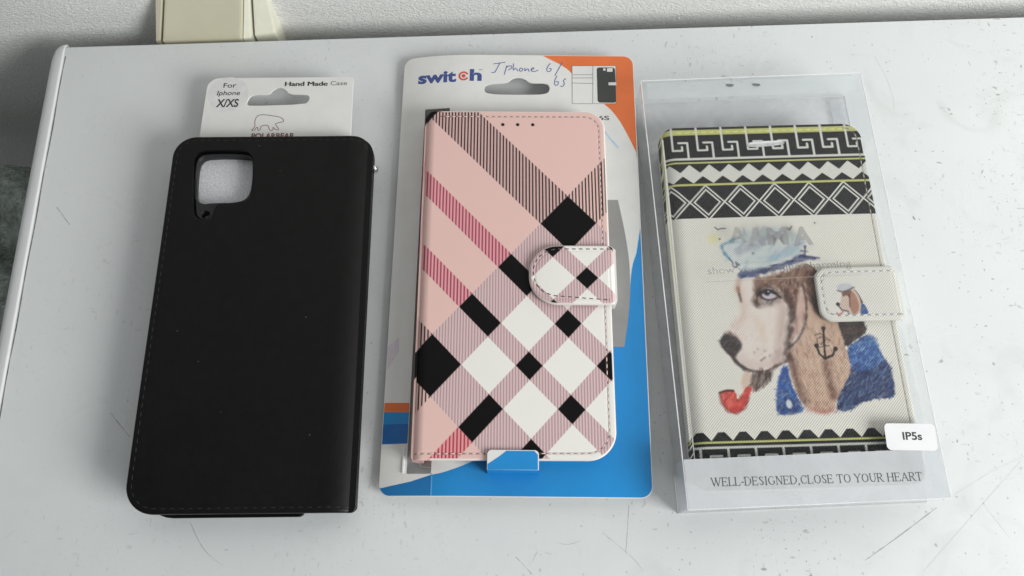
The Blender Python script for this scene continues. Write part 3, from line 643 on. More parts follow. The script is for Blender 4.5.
# ================================================================ cream wall housing behind the table
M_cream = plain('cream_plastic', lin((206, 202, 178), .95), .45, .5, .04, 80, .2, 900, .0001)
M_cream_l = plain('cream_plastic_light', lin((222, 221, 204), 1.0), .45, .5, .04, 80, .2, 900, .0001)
hs = thing('plastic_housing', 'cream plastic fitting behind the back edge of the white table', 'wall fitting', (-140, 238, -12), 2.14)
def quadprism(name, top, z0, mat, bev=1.2):
    """solid under a (possibly sloped) top face given as x, y, z corners"""
    n = len(top); vs = [(x, y, z) for x, y, z in top] + [(x, y, z0) for x, y, z in top]
    fs = [tuple(range(n)), tuple(range(2 * n - 1, n - 1, -1))] + [(i, n + i, n + (i + 1) % n, (i + 1) % n) for i in range(n)]
    o = mesh_obj(name, vs, fs, mat, hs)
    bm = bmesh.new(); bm.from_mesh(o.data); bmesh.ops.recalc_face_normals(bm, faces=bm.faces)
    bmesh.ops.bevel(bm, geom=list(bm.edges), offset=bev * MM, segments=3, profile=.6, affect='EDGES'); bm.to_mesh(o.data); bm.free()
    return o
# coordinates relative to the empty (x along the wall)
quadprism('front_plate', [(-18.2, -9.5, 10.5), (17.9, -9.5, 10.5), (25.4, 3.5, 36), (-8.2, 3.5, 36)], -26, M_cream, 1.4)
quadprism('side_flange', [(-21.3, -8.5, 9.5), (-18.9, -8.5, 10.2), (-9.2, 3.5, 35), (-13.0, 3.5, 34)], -26, M_cream, .5)
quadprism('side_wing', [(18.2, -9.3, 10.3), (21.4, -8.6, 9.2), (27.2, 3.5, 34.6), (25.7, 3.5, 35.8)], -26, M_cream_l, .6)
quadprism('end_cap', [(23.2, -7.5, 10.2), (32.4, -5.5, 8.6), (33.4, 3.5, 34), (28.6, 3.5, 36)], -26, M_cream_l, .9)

# ================================================================ green cloth beside the table
def cloth():
    nu, nv = 90, 120; vs = []; fs = []
    ph = [(random.uniform(.02, .12), random.uniform(.02, .12), random.uniform(0, 6.3), random.uniform(1.2, 4.5)) for _ in range(16)]
    for i in range(nv):
        for j in range(nu):
            x = -330 + 122 * j / (nu - 1); y = 30 + 178 * i / (nv - 1)
            z = -52 + sum(a * math.sin(fx * x * 1.3 + fy * y * 1.3 + p) for fx, fy, p, a in ph) * .8
            e = min((i + .5) / 14, (nv - i) / 26, (nu - j) / 12, 1); z -= 45 * (1 - math.sqrt(max(0, 1 - (1 - e) ** 2)))
            z -= 14 * math.exp(-((y - 147 + .12 * (x + 270)) / 5.5) ** 2)
            z += 1.3 * math.sin(x * 1.1 + 2 * math.sin(y * .4)) * math.sin(y * 1.3 + math.sin(x * .5))
            vs.append((x, y, z))
    for i in range(nv - 1):
        for j in range(nu - 1): a = i * nu + j; fs.append((a, a + 1, a + nu + 1, a + nu))
    o = mesh_obj('cloth', vs, fs, plain('grey_green_towel', lin((186, 198, 190), .68), .95, .1, .35, 180, 1.0, 700, .002), None, True)
    m = o.modifiers.new('thickness', 'SOLIDIFY'); m.thickness = .004; m.offset = -1
    return tag(o, 'crumpled grey-green towel in the dark gap left of the table', 'towel')
cloth()

# ================================================================ black wallet case
M_black = plain('black_leather', (.0020, .0020, .0021, 1), .5, .25, .35, 260, .6, 1300, .00006)
def add_dust(m):
    nt = m.node_tree; N = nt.nodes; L = nt.links; P = N['Principled BSDF']; src = P.inputs['Base Color'].links[0].from_socket
    tc = N.new('ShaderNodeTexCoord'); v = N.new('ShaderNodeTexVoronoi'); v.inputs['Scale'].default_value = 210; L.new(tc.outputs['Object'], v.inputs['Vector'])
    a = N.new('ShaderNodeMath'); a.operation = 'LESS_THAN'; a.inputs[1].default_value = .05; L.new(v.outputs['Distance'], a.inputs[0])
    sp = N.new('ShaderNodeSeparateColor'); L.new(v.outputs['Color'], sp.inputs[0])
    b = N.new('ShaderNodeMath'); b.operation = 'GREATER_THAN'; b.inputs[1].default_value = .8; L.new(sp.outputs[0], b.inputs[0])
    c = N.new('ShaderNodeMath'); c.operation = 'MULTIPLY'; L.new(a.outputs[0], c.inputs[0]); L.new(b.outputs[0], c.inputs[1])
    n = N.new('ShaderNodeTexNoise'); n.inputs['Scale'].default_value = 45; n.inputs['Detail'].default_value = 6; L.new(tc.outputs['Object'], n.inputs['Vector'])
    mr = N.new('ShaderNodeMapRange'); mr.inputs['From Min'].default_value = .35; mr.inputs['From Max'].default_value = .7; mr.inputs['To Min'].default_value = .42; mr.inputs['To Max'].default_value = .58
    L.new(n.outputs['Fac'], mr.inputs['Value']); L.new(mr.outputs['Result'], P.inputs['Roughness'])
    x = N.new('ShaderNodeMix'); x.data_type = 'RGBA'; x.inputs['B'].default_value = (.10, .095, .09, 1)
    L.new(c.outputs[0], x.inputs['Factor']); L.new(src, x.inputs['A']); L.new(x.outputs['Result'], P.inputs['Base Color'])
add_dust(M_black)
M_blackin = plain('black_rubber', (.010, .010, .0115, 1), .4, .5, .1, 500)
M_thread_k = plain('dark_thread', (.012, .011, .011, 1), .6, .4, .3, 800)
M_metal = plain('nickel_stud', (.75, .75, .74, 1), .2, .5, .05, 500, metal=1.0)
FB = (-95.3, 95.0, 0); AB = .64
bk = thing('black_phone_case', 'plain black leather phone wallet case with a square camera opening', 'phone case', (FB[0] - 1.1, FB[1] + .8, 0), AB - .05)
w_, h_ = 80.8, 149.2; rad = (10.5, 2.0, 7.5, 9.0)
U, V = cover_grid(w_, h_, rad, 1.0)
dd = edge_dist(U, V, w_, h_, rad)
def zblack(u, v):
    u = np.asarray(u, float); v = np.asarray(v, float); d = edge_dist(u, v, w_, h_, rad)
    z = 15 - qround(d, 1.0, .8)
    z = z - qround(w_ / 2 - u, 10.5, 6.2)                            # the spine rolls over on the right
    g = np.exp(-((d - 1.9) / .35) ** 2) * .12 * (u < 36)              # groove pressed in by the seam
    z = z - g + .18 * np.sin(u * .07 + 1) * np.sin(v * .045)          # soft padding
    return z
Z = zblack(U, V)
cov = cover('front_cover', U, V, Z, 12.6, M_black, bk)
def cut(obj, outline, z0, z1):
    mb = MB(); mb.prism(outline, z0, z1); c = mb.build('cutter', None); c.parent = obj.parent
    bm = bmesh.new(); bm.from_mesh(c.data); bmesh.ops.recalc_face_normals(bm, faces=bm.faces); bm.to_mesh(c.data); bm.free()
    md = obj.modifiers.new('cut', 'BOOLEAN'); md.operation = 'DIFFERENCE'; md.object = c; md.solver = 'EXACT'
    bpy.context.view_layer.update(); dg = bpy.context.evaluated_depsgraph_get()
    me = bpy.data.meshes.new_from_object(obj.evaluated_get(dg)); obj.modifiers.clear(); obj.data = me
    bpy.data.objects.remove(c)
so = lambda k: [(x + 1.1, y - .8) for x, y in D[k]]     # the cover's own centre
camo = chaikin([(x, y + 1.1) for x, y in so('camout')], 2)
cami = chaikin([(x - (.9 if x < -20 else 0), y + (1.7 if y > 56 else .1)) for x, y in so('camin')], 2)
cut(cov, camo, 5, 20)
fl = so('flash')[0]; flc = [(fl[0] + 1.7 * math.cos(R(a)), fl[1] + 1.7 * math.sin(R(a))) for a in range(0, 360, 20)]
rim = rrect(-38.5, 33, -71, 71.5, 8)
sheet('inner_shell', [rim, cami, flc], 9.4, 12.5, M_blackin, bk, .3)
# raised collar of the rubber shell round the camera opening
grow = []
cxm = sum(p[0] for p in camo) / len(camo); cym = sum(p[1] for p in camo) / len(camo)
grow = [(cxm + (x - cxm) * .965, cym + (y - cym) * .965) for x, y in camo]
sheet('camera_collar', [grow, cami, flc], 12.5, 13.6, M_blackin, bk, .25)
mb = MB(); mb.prism(rrect(-36.8, 20.0, -75.0, 72.5, (9, 2, 4, 8)), .4, 2.6); mb.build('back_cover', M_black, bk)
mb = MB(); mb.prism(rrect(-37.8, 35.5, -73.8, 72, (8, 2, 3, 7)), 2.7, 4.6); mb.build('card_page', M_blackin, bk)
# spine: outer half round wall at right
vs = []; prof = []
for k in range(9):
    a = R(-90 + 180 * k / 8); prof.append((36.2 + 4.2 * math.cos(a), 5.2 + 4.4 * math.sin(a)))
prof += [(34.6, 9.4), (34.6, 1)]
ys = [-73.6, -72.5, -60, 0, 60, 68, 70.5]
n = len(prof); sc = [0.92, 1, 1, 1, 1, .97, .85]
for y, s_ in zip(ys, sc):
    for x, z in prof: vs.append((33.2 + (x - 35) * s_, y, z))
fs = [(i * n + j, i * n + (j + 1) % n, (i + 1) * n + (j + 1) % n, (i + 1) * n + j) for i in range(len(ys) - 1) for j in range(n)] + [tuple(range(n)), tuple(range(len(vs) - 1, len(vs) - n - 1, -1))]
mesh_obj('spine', vs, fs, M_black, bk, True)
ins = 1.9
path = rrect(-w_ / 2 + ins, w_ / 2 - .6, -h_ / 2 + ins, h_ / 2 - ins, (9, .5, 6.2, 7.2), 8)
k0 = [i for i, q in enumerate(path) if q[0] > 30 and q[1] < -60][0]
path = path[k0 + 9:] + path[:k0 + 1] if False else path
# left, bottom and top seams, open along the spine
tl = [q for q in path if q[1] > -h_ / 2 + ins - .1]
seam = [(w_ / 2 - 1, -h_ / 2 + ins)] + [q for q in rrect(-w_ / 2 + ins, w_ / 2, -h_ / 2 + ins, h_ / 2 - ins, (9, .1, .1, 7.2), 8) if q[0] < 0][0:9][::-1]
L_ = [(-w_ / 2 + ins + 9 - 9 * math.sin(R(a)), -h_ / 2 + ins + 9 - 9 * math.cos(R(a))) for a in range(0, 91, 10)]
T_ = [(-w_ / 2 + ins + 7.2 - 7.2 * math.cos(R(a)), h_ / 2 - ins - 7.2 + 7.2 * math.sin(R(a))) for a in range(0, 91, 10)]
C_ = [(w_ / 2 - 1.6 - 6 + 6 * math.sin(R(a)), h_ / 2 - ins - 6 + 6 * math.cos(R(a))) for a in range(0, 91, 10)]
stitches('stitching', [(w_ / 2 - 1.5, -h_ / 2 + ins)] + L_ + T_ + C_, M_thread_k, bk, lambda u, v: float(zblack(u, v)), 1.9, 1.3)
def ball(name, c, r, mat, parent, sz=1.0, nn=14):
    bm = bmesh.new(); bmesh.ops.create_uvsphere(bm, u_segments=nn * 2, v_segments=nn, radius=r * MM)
    for v in bm.verts: v.co.z *= sz; v.co += Vector([q * MM for q in c])
    me = bpy.data.meshes.new(name); bm.to_mesh(me); bm.free(); me.materials.append(mat)
    me.polygons.foreach_set('use_smooth', [True] * len(me.polygons)); return link(bpy.data.objects.new(name, me), parent)
ball('metal_stud', (40.9, 61.6, 9.8), 1.5, M_metal, bk, 1.5)

# foam sheet inside the case, seen through the camera opening
M_foam = plain('foam_sheet', (.72, .73, .76, 1), .3, .6, .18, 2200, .9, 2300, .0006)
mb = MB(); mb.prism(rrect(-36, 30, -68, 69.5, 5), 8.75, 9.3)
fo = mb.build('foam_sheet', M_foam); fo.location = [v * MM for v in FB]; fo.rotation_euler = (0, 0, R(AB))
tag(fo, 'glittery white foam sheet showing through the camera opening of the black case', 'packing foam')

# hang card tucked in the black case
M_paper = plain('white_card', (.74, .735, .715, 1), .55, .35, .025, 150, .1, 1200, .00005)
M_ink = plain('black_ink', (.035, .033, .035, 1), .5)
M_inkg = plain('grey_ink', (.16, .155, .16, 1), .5)
M_bear = plain('brown_ink', (.20, .09, .085, 1), .5)
hc = thing('hang_card', 'small white hang card with bear outline, sticking out above the black case', 'hang card', FB, AB)
hq = D['hang']
out_ = rrect(-33.6, 28.6, 20, 107.4, (0, 0, 1.6, 5.0))
out_ = [(x + (-.7 if x < 0 else .4) * (107 - y) / 34, y) for x, y in out_]
sheet('card_sheet', [out_, chaikin(D['heuro'], 1)], 7.9, 8.5, M_paper, hc, .08)
Zc = 8.5
text('printed_text', 'For', -26.6, 102.6, Zc, 5.4, 2.4, M_ink, hc, .004)
text('printed_text', 'Iphone', -29.0, 98.9, Zc, 9.8, 2.3, M_ink, hc, .004, shear=.15)
text('printed_text', 'X/XS', -28.8, 93.2, Zc, 9.4, 3.9, M_ink, hc, .022, shear=.1)
for k_ in (0, .14, .28): text('printed_text', 'Hand Made', -.5 + k_, 103.1, Zc + k_ * .1, 18.0, 2.2, M_ink, hc, 0)
text('printed_text', 'Case', 19.0, 103.3, Zc, 7.0, 2.1, M_inkg, hc, .0)
# round clear label under the first three words
mb = MB(); mb.prism([(-24.2 + 8.6 * math.cos(R(a)), 99.2 + 8.6 * math.sin(R(a))) for a in range(0, 360, 9)], Zc, Zc + .015)
mb.build('round_sticker', plain('label_paper', (.70, .70, .69, 1), .3), hc)
for c_ in [o for o in hc.children if o.name.startswith('printed_text')]: c_.location.z += .00003
mb = MB(); bp = chaikin(D['bear'], 2, False); mb.stroke(bp, .28, Zc, Zc + .04); mb.build('bear_logo', M_bear, hc)
text('printed_text', 'POLARBEAR', -12.5, 77.9, Zc, 18, 2.5, M_bear, hc, .03)

# ================================================================ blister card with the "switch" logo
FC = (1.9, 121.1, 0); AC = -.53
CT = 7.0
cd = thing('retail_card', 'white, orange and blue retail card behind the pink checked case', 'retail card', FC, AC)
cw, ch = 99.8, 187.3
win = [(-39.5, 67.2), (-29.0, 67.2), (-28.6, 47), (-30.7, -85.5), (-39.7, -85.5)]
eur = chaikin(D['euro'], 2)
rim_c = rrect(-cw / 2, cw / 2, -ch / 2, ch / 2, (4.5, 4.5, 4.5, 4.5))
sheet('card_sheet', [rim_c, eur, win], CT - .6, CT, M_paper, cd, .1)
M_orange = plain('orange_print', (.75, .17, .045, 1), .38, .45, .05, 60)
M_blue = plain('blue_print', (.012, .245, .60, 1), .35, .5, .05, 60)
M_grey = plain('shade_patch', (.30, .295, .29, 1), .5, .35, .05, 100)
M_lilac = plain('lilac_print', (.66, .60, .64, 1), .5)
M_navy = plain('navy_ink', (.045, .075, .26, 1), .45)
M_red = plain('red_ink', (.60, .07, .05, 1), .45)
M_pen = plain('blue_pen', (.09, .12, .36, 1), .4)
M_fold = plain('fold_line', (.12, .38, .72, 1), .4)
e_ = .12
def clipc(pts, m=.35):
    """keep a printed area just inside the card's cut edge"""
    r = 4.5 - m; X = cw / 2 - m; Y = ch / 2 - m; o = []
    for x, y in pts: o.append((max(-X, min(X, x)), max(-Y, min(Y, y))))
    return o
cwi, chi = cw / 2 - .3, ch / 2 - .3
orange = [(D['orange'][0][0], chi)] + [(cwi - 4.2 + 4.2 * math.sin(R(a)), chi - 4.2 + 4.2 * math.cos(R(a))) for a in range(0, 91, 12)] + [(cwi, D['orange'][3][1])] + chaikin(D['orange'][4:], 2, False)
orange = [(min(x, cwi), min(y, chi)) for x, y in orange]
def decal(name, pts, mat, parent, z, t=.03):
    mb = MB(); 
    return sheet(name, [pts], z, z + t, mat, parent)
decal('orange_print', orange, M_orange, cd, CT)
bR = D['blueR']
low = chaikin(bR[10:13], 2, False)
blue = [(cwi, bR[0][1]), (cwi, bR[2][1])] + chaikin([bR[3], bR[4], bR[5], bR[6]], 2, False)[1:]  + [(34.5, bR[7][1]), (34.5, -71), (9, -75)] + low
blue = [q for q in blue if q[0] > -28.6]
bl_y = [q for q in low if q[0] <= -28.6]
ye = -86.3
blue = [(x, y) for x, y in blue] + [(-30.4, -85.9), (-30.4, -chi)]
blue = blue + [(cwi - 4.2, -chi)] + [(cwi - 4.2 + 4.2 * math.sin(R(a)), -chi + 4.2 - 4.2 * math.cos(R(a))) for a in range(0, 91, 12)]
decal('blue_print', blue, M_blue, cd, CT)
corner = [(-30.5, -85.9), (-38, -88.3), (-cwi + .2, -90.6)] + [(-cwi + 4.2 - 4.2 * math.cos(R(a)), -chi + 4.2 - 4.2 * math.sin(R(a))) for a in range(20, 91, 12)] + [(-30.5, -chi)]
decal('blue_print', corner, plain('blue_print_shaded', (.010, .17, .44, 1), .35, .5, .05, 60), cd, CT)  # darker blue paints in the shade on the card's left corner
mb = MB(); mb.box(-30.5, -30.1, -chi, -85.5, CT + .03, CT + .06); mb.build('fold_line', M_fold, cd)
lf = lambda k: [(max(-cwi, x), y) for x, y in D[k]]
decal('orange_print', [(-cwi, D['orangeL'][0][1] ), (-39.9, D['orangeL'][1][1] - .4), (-39.9, D['orangeL'][2][1] - .4), (-cwi, D['orangeL'][3][1])], M_orange, cd, CT)
decal('blue_print', [(-cwi, D['blueL'][0][1]), (-39.9, D['blueL'][1][1] - .4), (-39.9, D['blueL'][2][1]), (-cwi, D['blueL'][3][1])], M_blue, cd, CT)
decal('blue_print', [(-cwi, D['blueL'][3][1] + 7.4), (-39.9, D['blueL'][3][1] + 7.4), (-39.9, D['blueL'][2][1] + .1), (-cwi, D['blueL'][3][1] + .1)], plain('deep_blue_print', (.008, .13, .42, 1), .35), cd, CT + .031)
decal('lilac_print', D['lilac'], M_lilac, cd, CT)
gp = D['greypatch']; decal('shade_patch', chaikin(gp[1:6], 3, False) + [(34.5, gp[6][1]), (34.5, gp[0][1])], M_grey, cd, CT + .031)  # flat grey stands for the shaded table seen through a cut-out
mb = MB(); mb.stroke(chaikin([(36, 57), (38.5, 53), (42, 48.5)], 2, False), .9, CT, CT + .02, None); mb.build('printed_swoosh', plain('pale_blue_print', (.45, .60, .72, 1), .5), cd)
# logo: lower-case letters, the c a red ring with a dot
sw = D['switch']; zt = CT + .0
text('logo_text', 'swit', sw[0][0], sw[0][1], CT, 16.6, 5.7, M_navy, cd, .038)
text('logo_text', 'h', sw[7][0] + .3, sw[7][1], CT, 5.2, 5.7, M_navy, cd, .038)
cxl, cyl = sw[6][0] - .1, sw[6][1] - .6
mb = MB()
for (r0, a0, a1, w3) in ((1.85, 25, 335, .8), (.45, 0, 360, .9)):
    mb.stroke([(cxl + r0 * math.cos(R(a)), cyl + r0 * math.sin(R(a))) for a in range(a0, a1 + 1, 14)], w3, CT, CT + .04)
mb.build('logo_ring', M_red, cd)
text('printed_text', 'TM', sw[8][0] - 1.2, sw[8][1] + 5, CT, 1.4, .7, M_inkg, cd)
# little drawing of an open wallet
ic = D['icon']; decal('drawing_ground', ic, M_paper, cd, CT + .031, .03)
ph_ = D['iconph']; x0 = ph_[0][0]; x1 = ph_[1][0]; y1 = ph_[0][1]; y0 = ph_[2][1]
decal('drawing_phone', rrect(x0, x1 - .3, y0, y1 - .3, 1.2), plain('dark_print', (.045, .048, .045, 1), .5), cd, CT + .061)
mb = MB(); il = D['iconl']
for a, b in ((0, 1), (2, 3), (4, 5), (6, 7)): mb.stroke([il[a], il[b]], .22, CT + .061, CT + .09)
mb.stroke(list(ic) + [ic[0]], .22, CT + .061, CT + .09); mb.build('drawing_lines', M_inkg, cd)
iw = D['iconw']
mb = MB(); [mb.prism(iw[i:i + 4], CT + .091, CT + .12) for i in (0, 4, 8)]; mb.build('drawing_details', M_paper, cd)
text('printed_text', '/6S', D['six'][0][0] + .6, D['six'][0][1], CT + .01, 6.3, 2.1, M_ink, cd, .01)
mb = MB()
for k in range(1, 13): mb.stroke(chaikin(D['hw%d' % k], 2, False), .33, CT + .03, CT + .08)
mb.build('handwriting', M_pen, cd)
# white strip beside the window: the clear plastic's glint put into colour
M_glint = plain('lip_glint', (.85, .86, .87, 1), .12, .8)
mb = MB(); mb.box(-40.9, -40.4, -85.5, -76, CT, CT + .5, R(-.3)); mb.build('plastic_glint', M_glint, cd)

# the left margin of the card curls down towards the table
def curl(o):
    bm = bmesh.new(); bm.from_mesh(o.data)
    for x in range(-49, -18, 2):
        bmesh.ops.bisect_plane(bm, geom=list(bm.verts) + list(bm.edges) + list(bm.faces), plane_co=(x * MM, 0, 0), plane_no=(1, 0, 0))
    for v in bm.verts:
        x = v.co.x / MM
        if x < -19: v.co.z -= .0042 * (x + 19) ** 2 * MM
    bm.to_mesh(o.data); bm.free()

# ================================================================ checked pink case
FP = (.9, 111.0, 0); AP = -.19
pk = thing('checked_phone_case', 'pink, black and white checked phone wallet case clipped to the orange-blue card', 'phone case', FP, AP)
w_, h_ = 74.0, 142.8; rad = (1.5, 10.5, 8.0, 3.5)
U, V = cover_grid(w_, h_, rad, .2, (.05, .15, .3, .5, .75, 1.0))
def paint_plaid(U, V, cv, flap=False):
    c = cv; p = U + V; q = U - V + (0 if flap else .05 * p); p = p + (0 if flap else .028 * q)
    aa = .16
    def band(x, a, b): return np.clip(.5 + (x - a) / (2 * aa), 0, 1) * np.clip(.5 + (b - x) / (2 * aa), 0, 1)
    per = 1.32
    def stripes(duty, ph=0, per=per, soft=.1):
        t = np.abs(((U + ph) / per) % 1 - .5) * per; return np.clip(.5 + (duty * per / 2 - t) / (2 * soft), 0, 1)
    kk = stripes(.43); mg = stripes(.42); mv = stripes(.45, 0, 1.1, .14)
    BLACK = (12, 11, 12); PINK = (231, 194, 187); WHITE = (238, 236, 230)
    if flap:
        c.c[:] = s2l(WHITE); P_ = 25.8; bw = 4.4
        f = lambda x: np.abs((x + P_ / 2) % P_ - P_ / 2)
        A_ = np.clip(.5 + (bw - f(p)) / (2 * aa), 0, 1); B_ = np.clip(.5 + (bw - f(q)) / (2 * aa), 0, 1)
        one = np.maximum(A_, B_) - A_ * B_
        c.put(one, (222, 196, 196)); c.put(one * mv, (176, 146, 150)); c.put(A_ * B_, BLACK); return
    wq = band(q, 13.6, 999) * band(p, -78.4, 31)
    c.put(wq, WHITE)
    bp = [(31, 54), (-3.9, 6.8), (-34.7, -24.4), (-78.4, -55.2)]; bq = [(-9.3, 13.6), (35, 45.7), (66.6, 77.4)]
    up = band(q, -999, -9.3)
    for i, (a, b) in enumerate(bp):
        m = band(p, a, b)
        if i in (0, 3): c.put(m * up, (214, 178, 174)); c.put(m * up * kk, BLACK)
        else: c.put(m * up, (226, 164, 168)); c.put(m * up * mg, (160, 54, 86))
        r_ = m * (1 - up)
        c.put(r_, (222, 196, 196)); c.put(r_ * mv, (176, 146, 150))
    for i, (a, b) in enumerate(bq):
        m = band(q, a, b); inn = m * band(p, -78.4, 54 if i == 0 else 31)
        c.put(inn, (222, 196, 196)); c.put(inn * mv, (176, 146, 150))
        if i == 0:
            c.put(m * band(p, 54, 999) * kk, BLACK); c.put(m * band(p, -999, -78.4) * kk, BLACK)
        else:
            lo = m * band(p, -999, -78.4); c.put(lo, (228, 160, 162)); c.put(lo * mg, (176, 46, 70))
        for (a2, b2) in bp: c.put(m * band(p, a2, b2), BLACK)
    c.put(band(q, -200, -101) * band(p, 24, 54), BLACK)
cv = Canvas(U, V, (231, 194, 187)); paint_plaid(U, V + .4, cv)
dd = edge_dist(U, V, w_, h_, rad)
for (u_, v_) in ((-4.9, 65), (1.2, 65), (7.4, 65)): cv.dot((u_, v_), .75, (18, 16, 16))
fur_ = [(w_ / 2 - 2.6 - 8 + 8 * math.sin(R(a)), -h_ / 2 + 10.6 - 8 * math.cos(R(a))) for a in range(0, 91, 10)] + [(w_ / 2 - 8.6 + 6 * math.cos(R(a)), h_ / 2 - 8.6 + 6 * math.sin(R(a))) for a in range(0, 91, 10)]
cv.line([(-w_ / 2 + 1.5, -h_ / 2 + 2.2)] + fur_ + [(-w_ / 2 + 6, h_ / 2 - 2.6)], .55, (120, 84, 82), .75, .15)
# raw cut edge is white on the three open sides
cv.put(np.clip((.75 - dd) / .3, 0, 1) * (U > -30), (232, 226, 220))
colors = np.clip(cv.c * .93, 0, .82)
def zpink(u, v):
    u = np.asarray(u, float); v = np.asarray(v, float); d = edge_dist(u, v, w_, h_, rad)
    z = 14.2 - qround(d, .7, .5) - qround(u + w_ / 2, 4.5, 4.0) - .12 * np.exp(-((d - 2.6) / .4) ** 2) * (u > -34)
    return z + .12 * np.sin(u * .06) * np.sin(v * .05 + .6)
cover('front_cover', U, V, zpink(U, V), 12.6, printed('checked_print', .45), pk, colors)
M_offw = plain('off_white_leatherette', (.72, .70, .67, 1), .5, .4, .04, 300, .3, 1500, .00005)
M_pinkp = plain('pink_leatherette', lin((214, 172, 170), .9), .5, .4, .05, 300, .3, 1500, .00005)
sheet('back_cover', [rrect(-35.5, 38.0, -72.6, 71.5, (2, 11, 8, 4))], .4, 2.2, M_offw, pk, .3)
sheet('inner_shell', [rrect(-33.5, 35.4, -70, 69.4, 7)], 7.4, 12.0, plain('white_rubber', (.55, .54, .53, 1), .4), pk, .6)
# spine running down through the window of the card
prof = [(-36.8 + .9, 12.8)] + [(-33.4 - 3.6 * math.cos(R(a)), 9.2 - 6.9 * math.sin(R(a)) ) for a in range(-25, 91, 12)] + [(-33.0, 2.4), (-33.0, 12.8)]
n = len(prof); vs = [(x, y, z) for y in (-71.2, 69.5) for x, z in prof]
mesh_obj('spine', vs, [(j, (j + 1) % n, n + (j + 1) % n, n + j) for j in range(n)] + [tuple(range(n))[::-1], tuple(range(n, 2 * n))], M_pinkp, pk, False)
M_thread_p = plain('cream_thread', lin((236, 222, 214), .85), .6)
M_thread_d = plain('mauve_thread', lin((96, 76, 78), .8), .6)
i2 = 2.6
BRp = [(w_ / 2 - i2 - 8 + 8 * math.sin(R(a)), -h_ / 2 + i2 + 8 - 8 * math.cos(R(a))) for a in range(0, 91, 10)]
TRp = [(w_ / 2 - i2 - 6 + 6 * math.cos(R(a)), h_ / 2 - i2 - 6 + 6 * math.sin(R(a))) for a in range(0, 91, 10)]
stitches('stitching', [(-w_ / 2 + 1.5, -h_ / 2 + i2 - .4)] + BRp + TRp + [(-w_ / 2 + 6, h_ / 2 - i2)], M_thread_p, pk, lambda u, v: float(zpink(u, v)), 1.6, .9, .42, .25)
# holes of the seam show as darker dashes between the threads
# strap with rounded end
def strap(parent, x0, x1, y0, y1, rleft, z, mat, colors_fn, taper=0.0, drop=2.6, nm='closing_strap', cov_thick=1.5, side=None, shear=0.0, rr=2.0):
    w = x1 - x0; h = y1 - y0; rad_ = (rleft, rr, rr, rleft)
    U, V = cover_grid(w, h, rad_, .2, (.05, .15, .3, .5, .8)); cu_, cv_ = (x0 + x1) / 2, (y0 + y1) / 2
    def zf(u, v):
        uu = np.asarray(u, float); vv = np.asarray(v, float); d = edge_dist(uu, vv, w, h, rad_)
        zz = z - qround(d, .9, .7) - qround(w / 2 - uu, 2.4, 1.8) - .15 * np.exp(-((d - 2.2) / .35) ** 2)
        return zz - 0.5 * np.clip((-uu - w / 2 + 14) / 14, 0, 1) ** 2
    cc = colors_fn(U, V, w, h, rad_)
    o = cover(nm, U, V, zf(U, V), z - cov_thick, mat, parent, cc)
    o.location = (cu_ * MM, cv_ * MM, 0)
    return o, w, h, rad_, zf
def flap_paint(U, V, w, h, rad_):
    c = Canvas(U, V, (238, 236, 230)); paint_plaid(U - 5.6, V + 1.5, c, True)
    d = edge_dist(U, V, w, h, rad_); c.put(np.clip((.55 - d) / .3, 0, 1), (232, 226, 220)); return np.clip(c.c * .93, 0, .82)
st, sw_, sh_, sr_, szf = strap(pk, 5.6, 38.6, -13.4, 10.6, 11.2, 16.6, printed('strap_print', .45), flap_paint)
ip = 1.6
Lp = [(-sw_ / 2 + ip + 9.6 - 9.6 * math.sin(R(a)), sh_ / 2 - ip - 9.6 + 9.6 * math.cos(R(a))) for a in range(0, 181, 12)]
stitches('stitching', [(sw_ / 2 - 1.0, sh_ / 2 - ip)] + Lp + [(sw_ / 2 - 1.0, -sh_ / 2 + ip)], M_thread_d, st, lambda u, v: float(szf(u, v)), 1.7, 1.0, .4, .22)
mb = MB(); mb.prism(rrect(36.6, 39.2, -12.2, 9.6, .8), 2.2, 15.4); mb.build('strap_side', M_offw, pk)
# cardboard tab of the retail card folded over the lower edge of the case
tq = D['tab']; kx = (np.array(tq))
tx0, tx1, ty0, ty1 = tq[3][0] + .2, tq[1][0] - .2, tq[2][1] - .6, tq[0][1] - 1.5
sheet('folded_tab', [rrect(tx0, tx1, ty0, ty1, (0, 0, 1.6, 1.6))], 15.0, 15.5, M_paper, cd, .08)
tabp = [(tx0 + .2, ty0 + .05), (tx1 - .35, ty0 + .05), (tx1 - .35, ty1 - 1.6), (tx1 - 1.6, ty1 - .3), (tx1 - 11.6, ty1 - .3), (tx1 - 14, ty1 - 2.2), (tx0 + .2, ty1 - 5.0)]
decal('tab_print', tabp, M_blue, cd, 15.5)
mb = MB(); mb.add([(tx0, ty0, 15.4), (tx1, ty0, 15.4), (tx1, ty0 - .5, CT + .1), (tx0, ty0 - .5, CT + .1), (tx0, ty0 + .5, 15.0), (tx1, ty0 + .5, 15.0), (tx1, ty0 + .1, CT + .05), (tx0, ty0 + .1, CT + .05)],
    [(3, 2, 1, 0), (4, 5, 6, 7), (0, 1, 5, 4), (2, 3, 7, 6), (1, 2, 6, 5), (3, 0, 4, 7)]); mb.build('tab_riser', M_blue, cd)

for o in list(cd.children): curl(o)

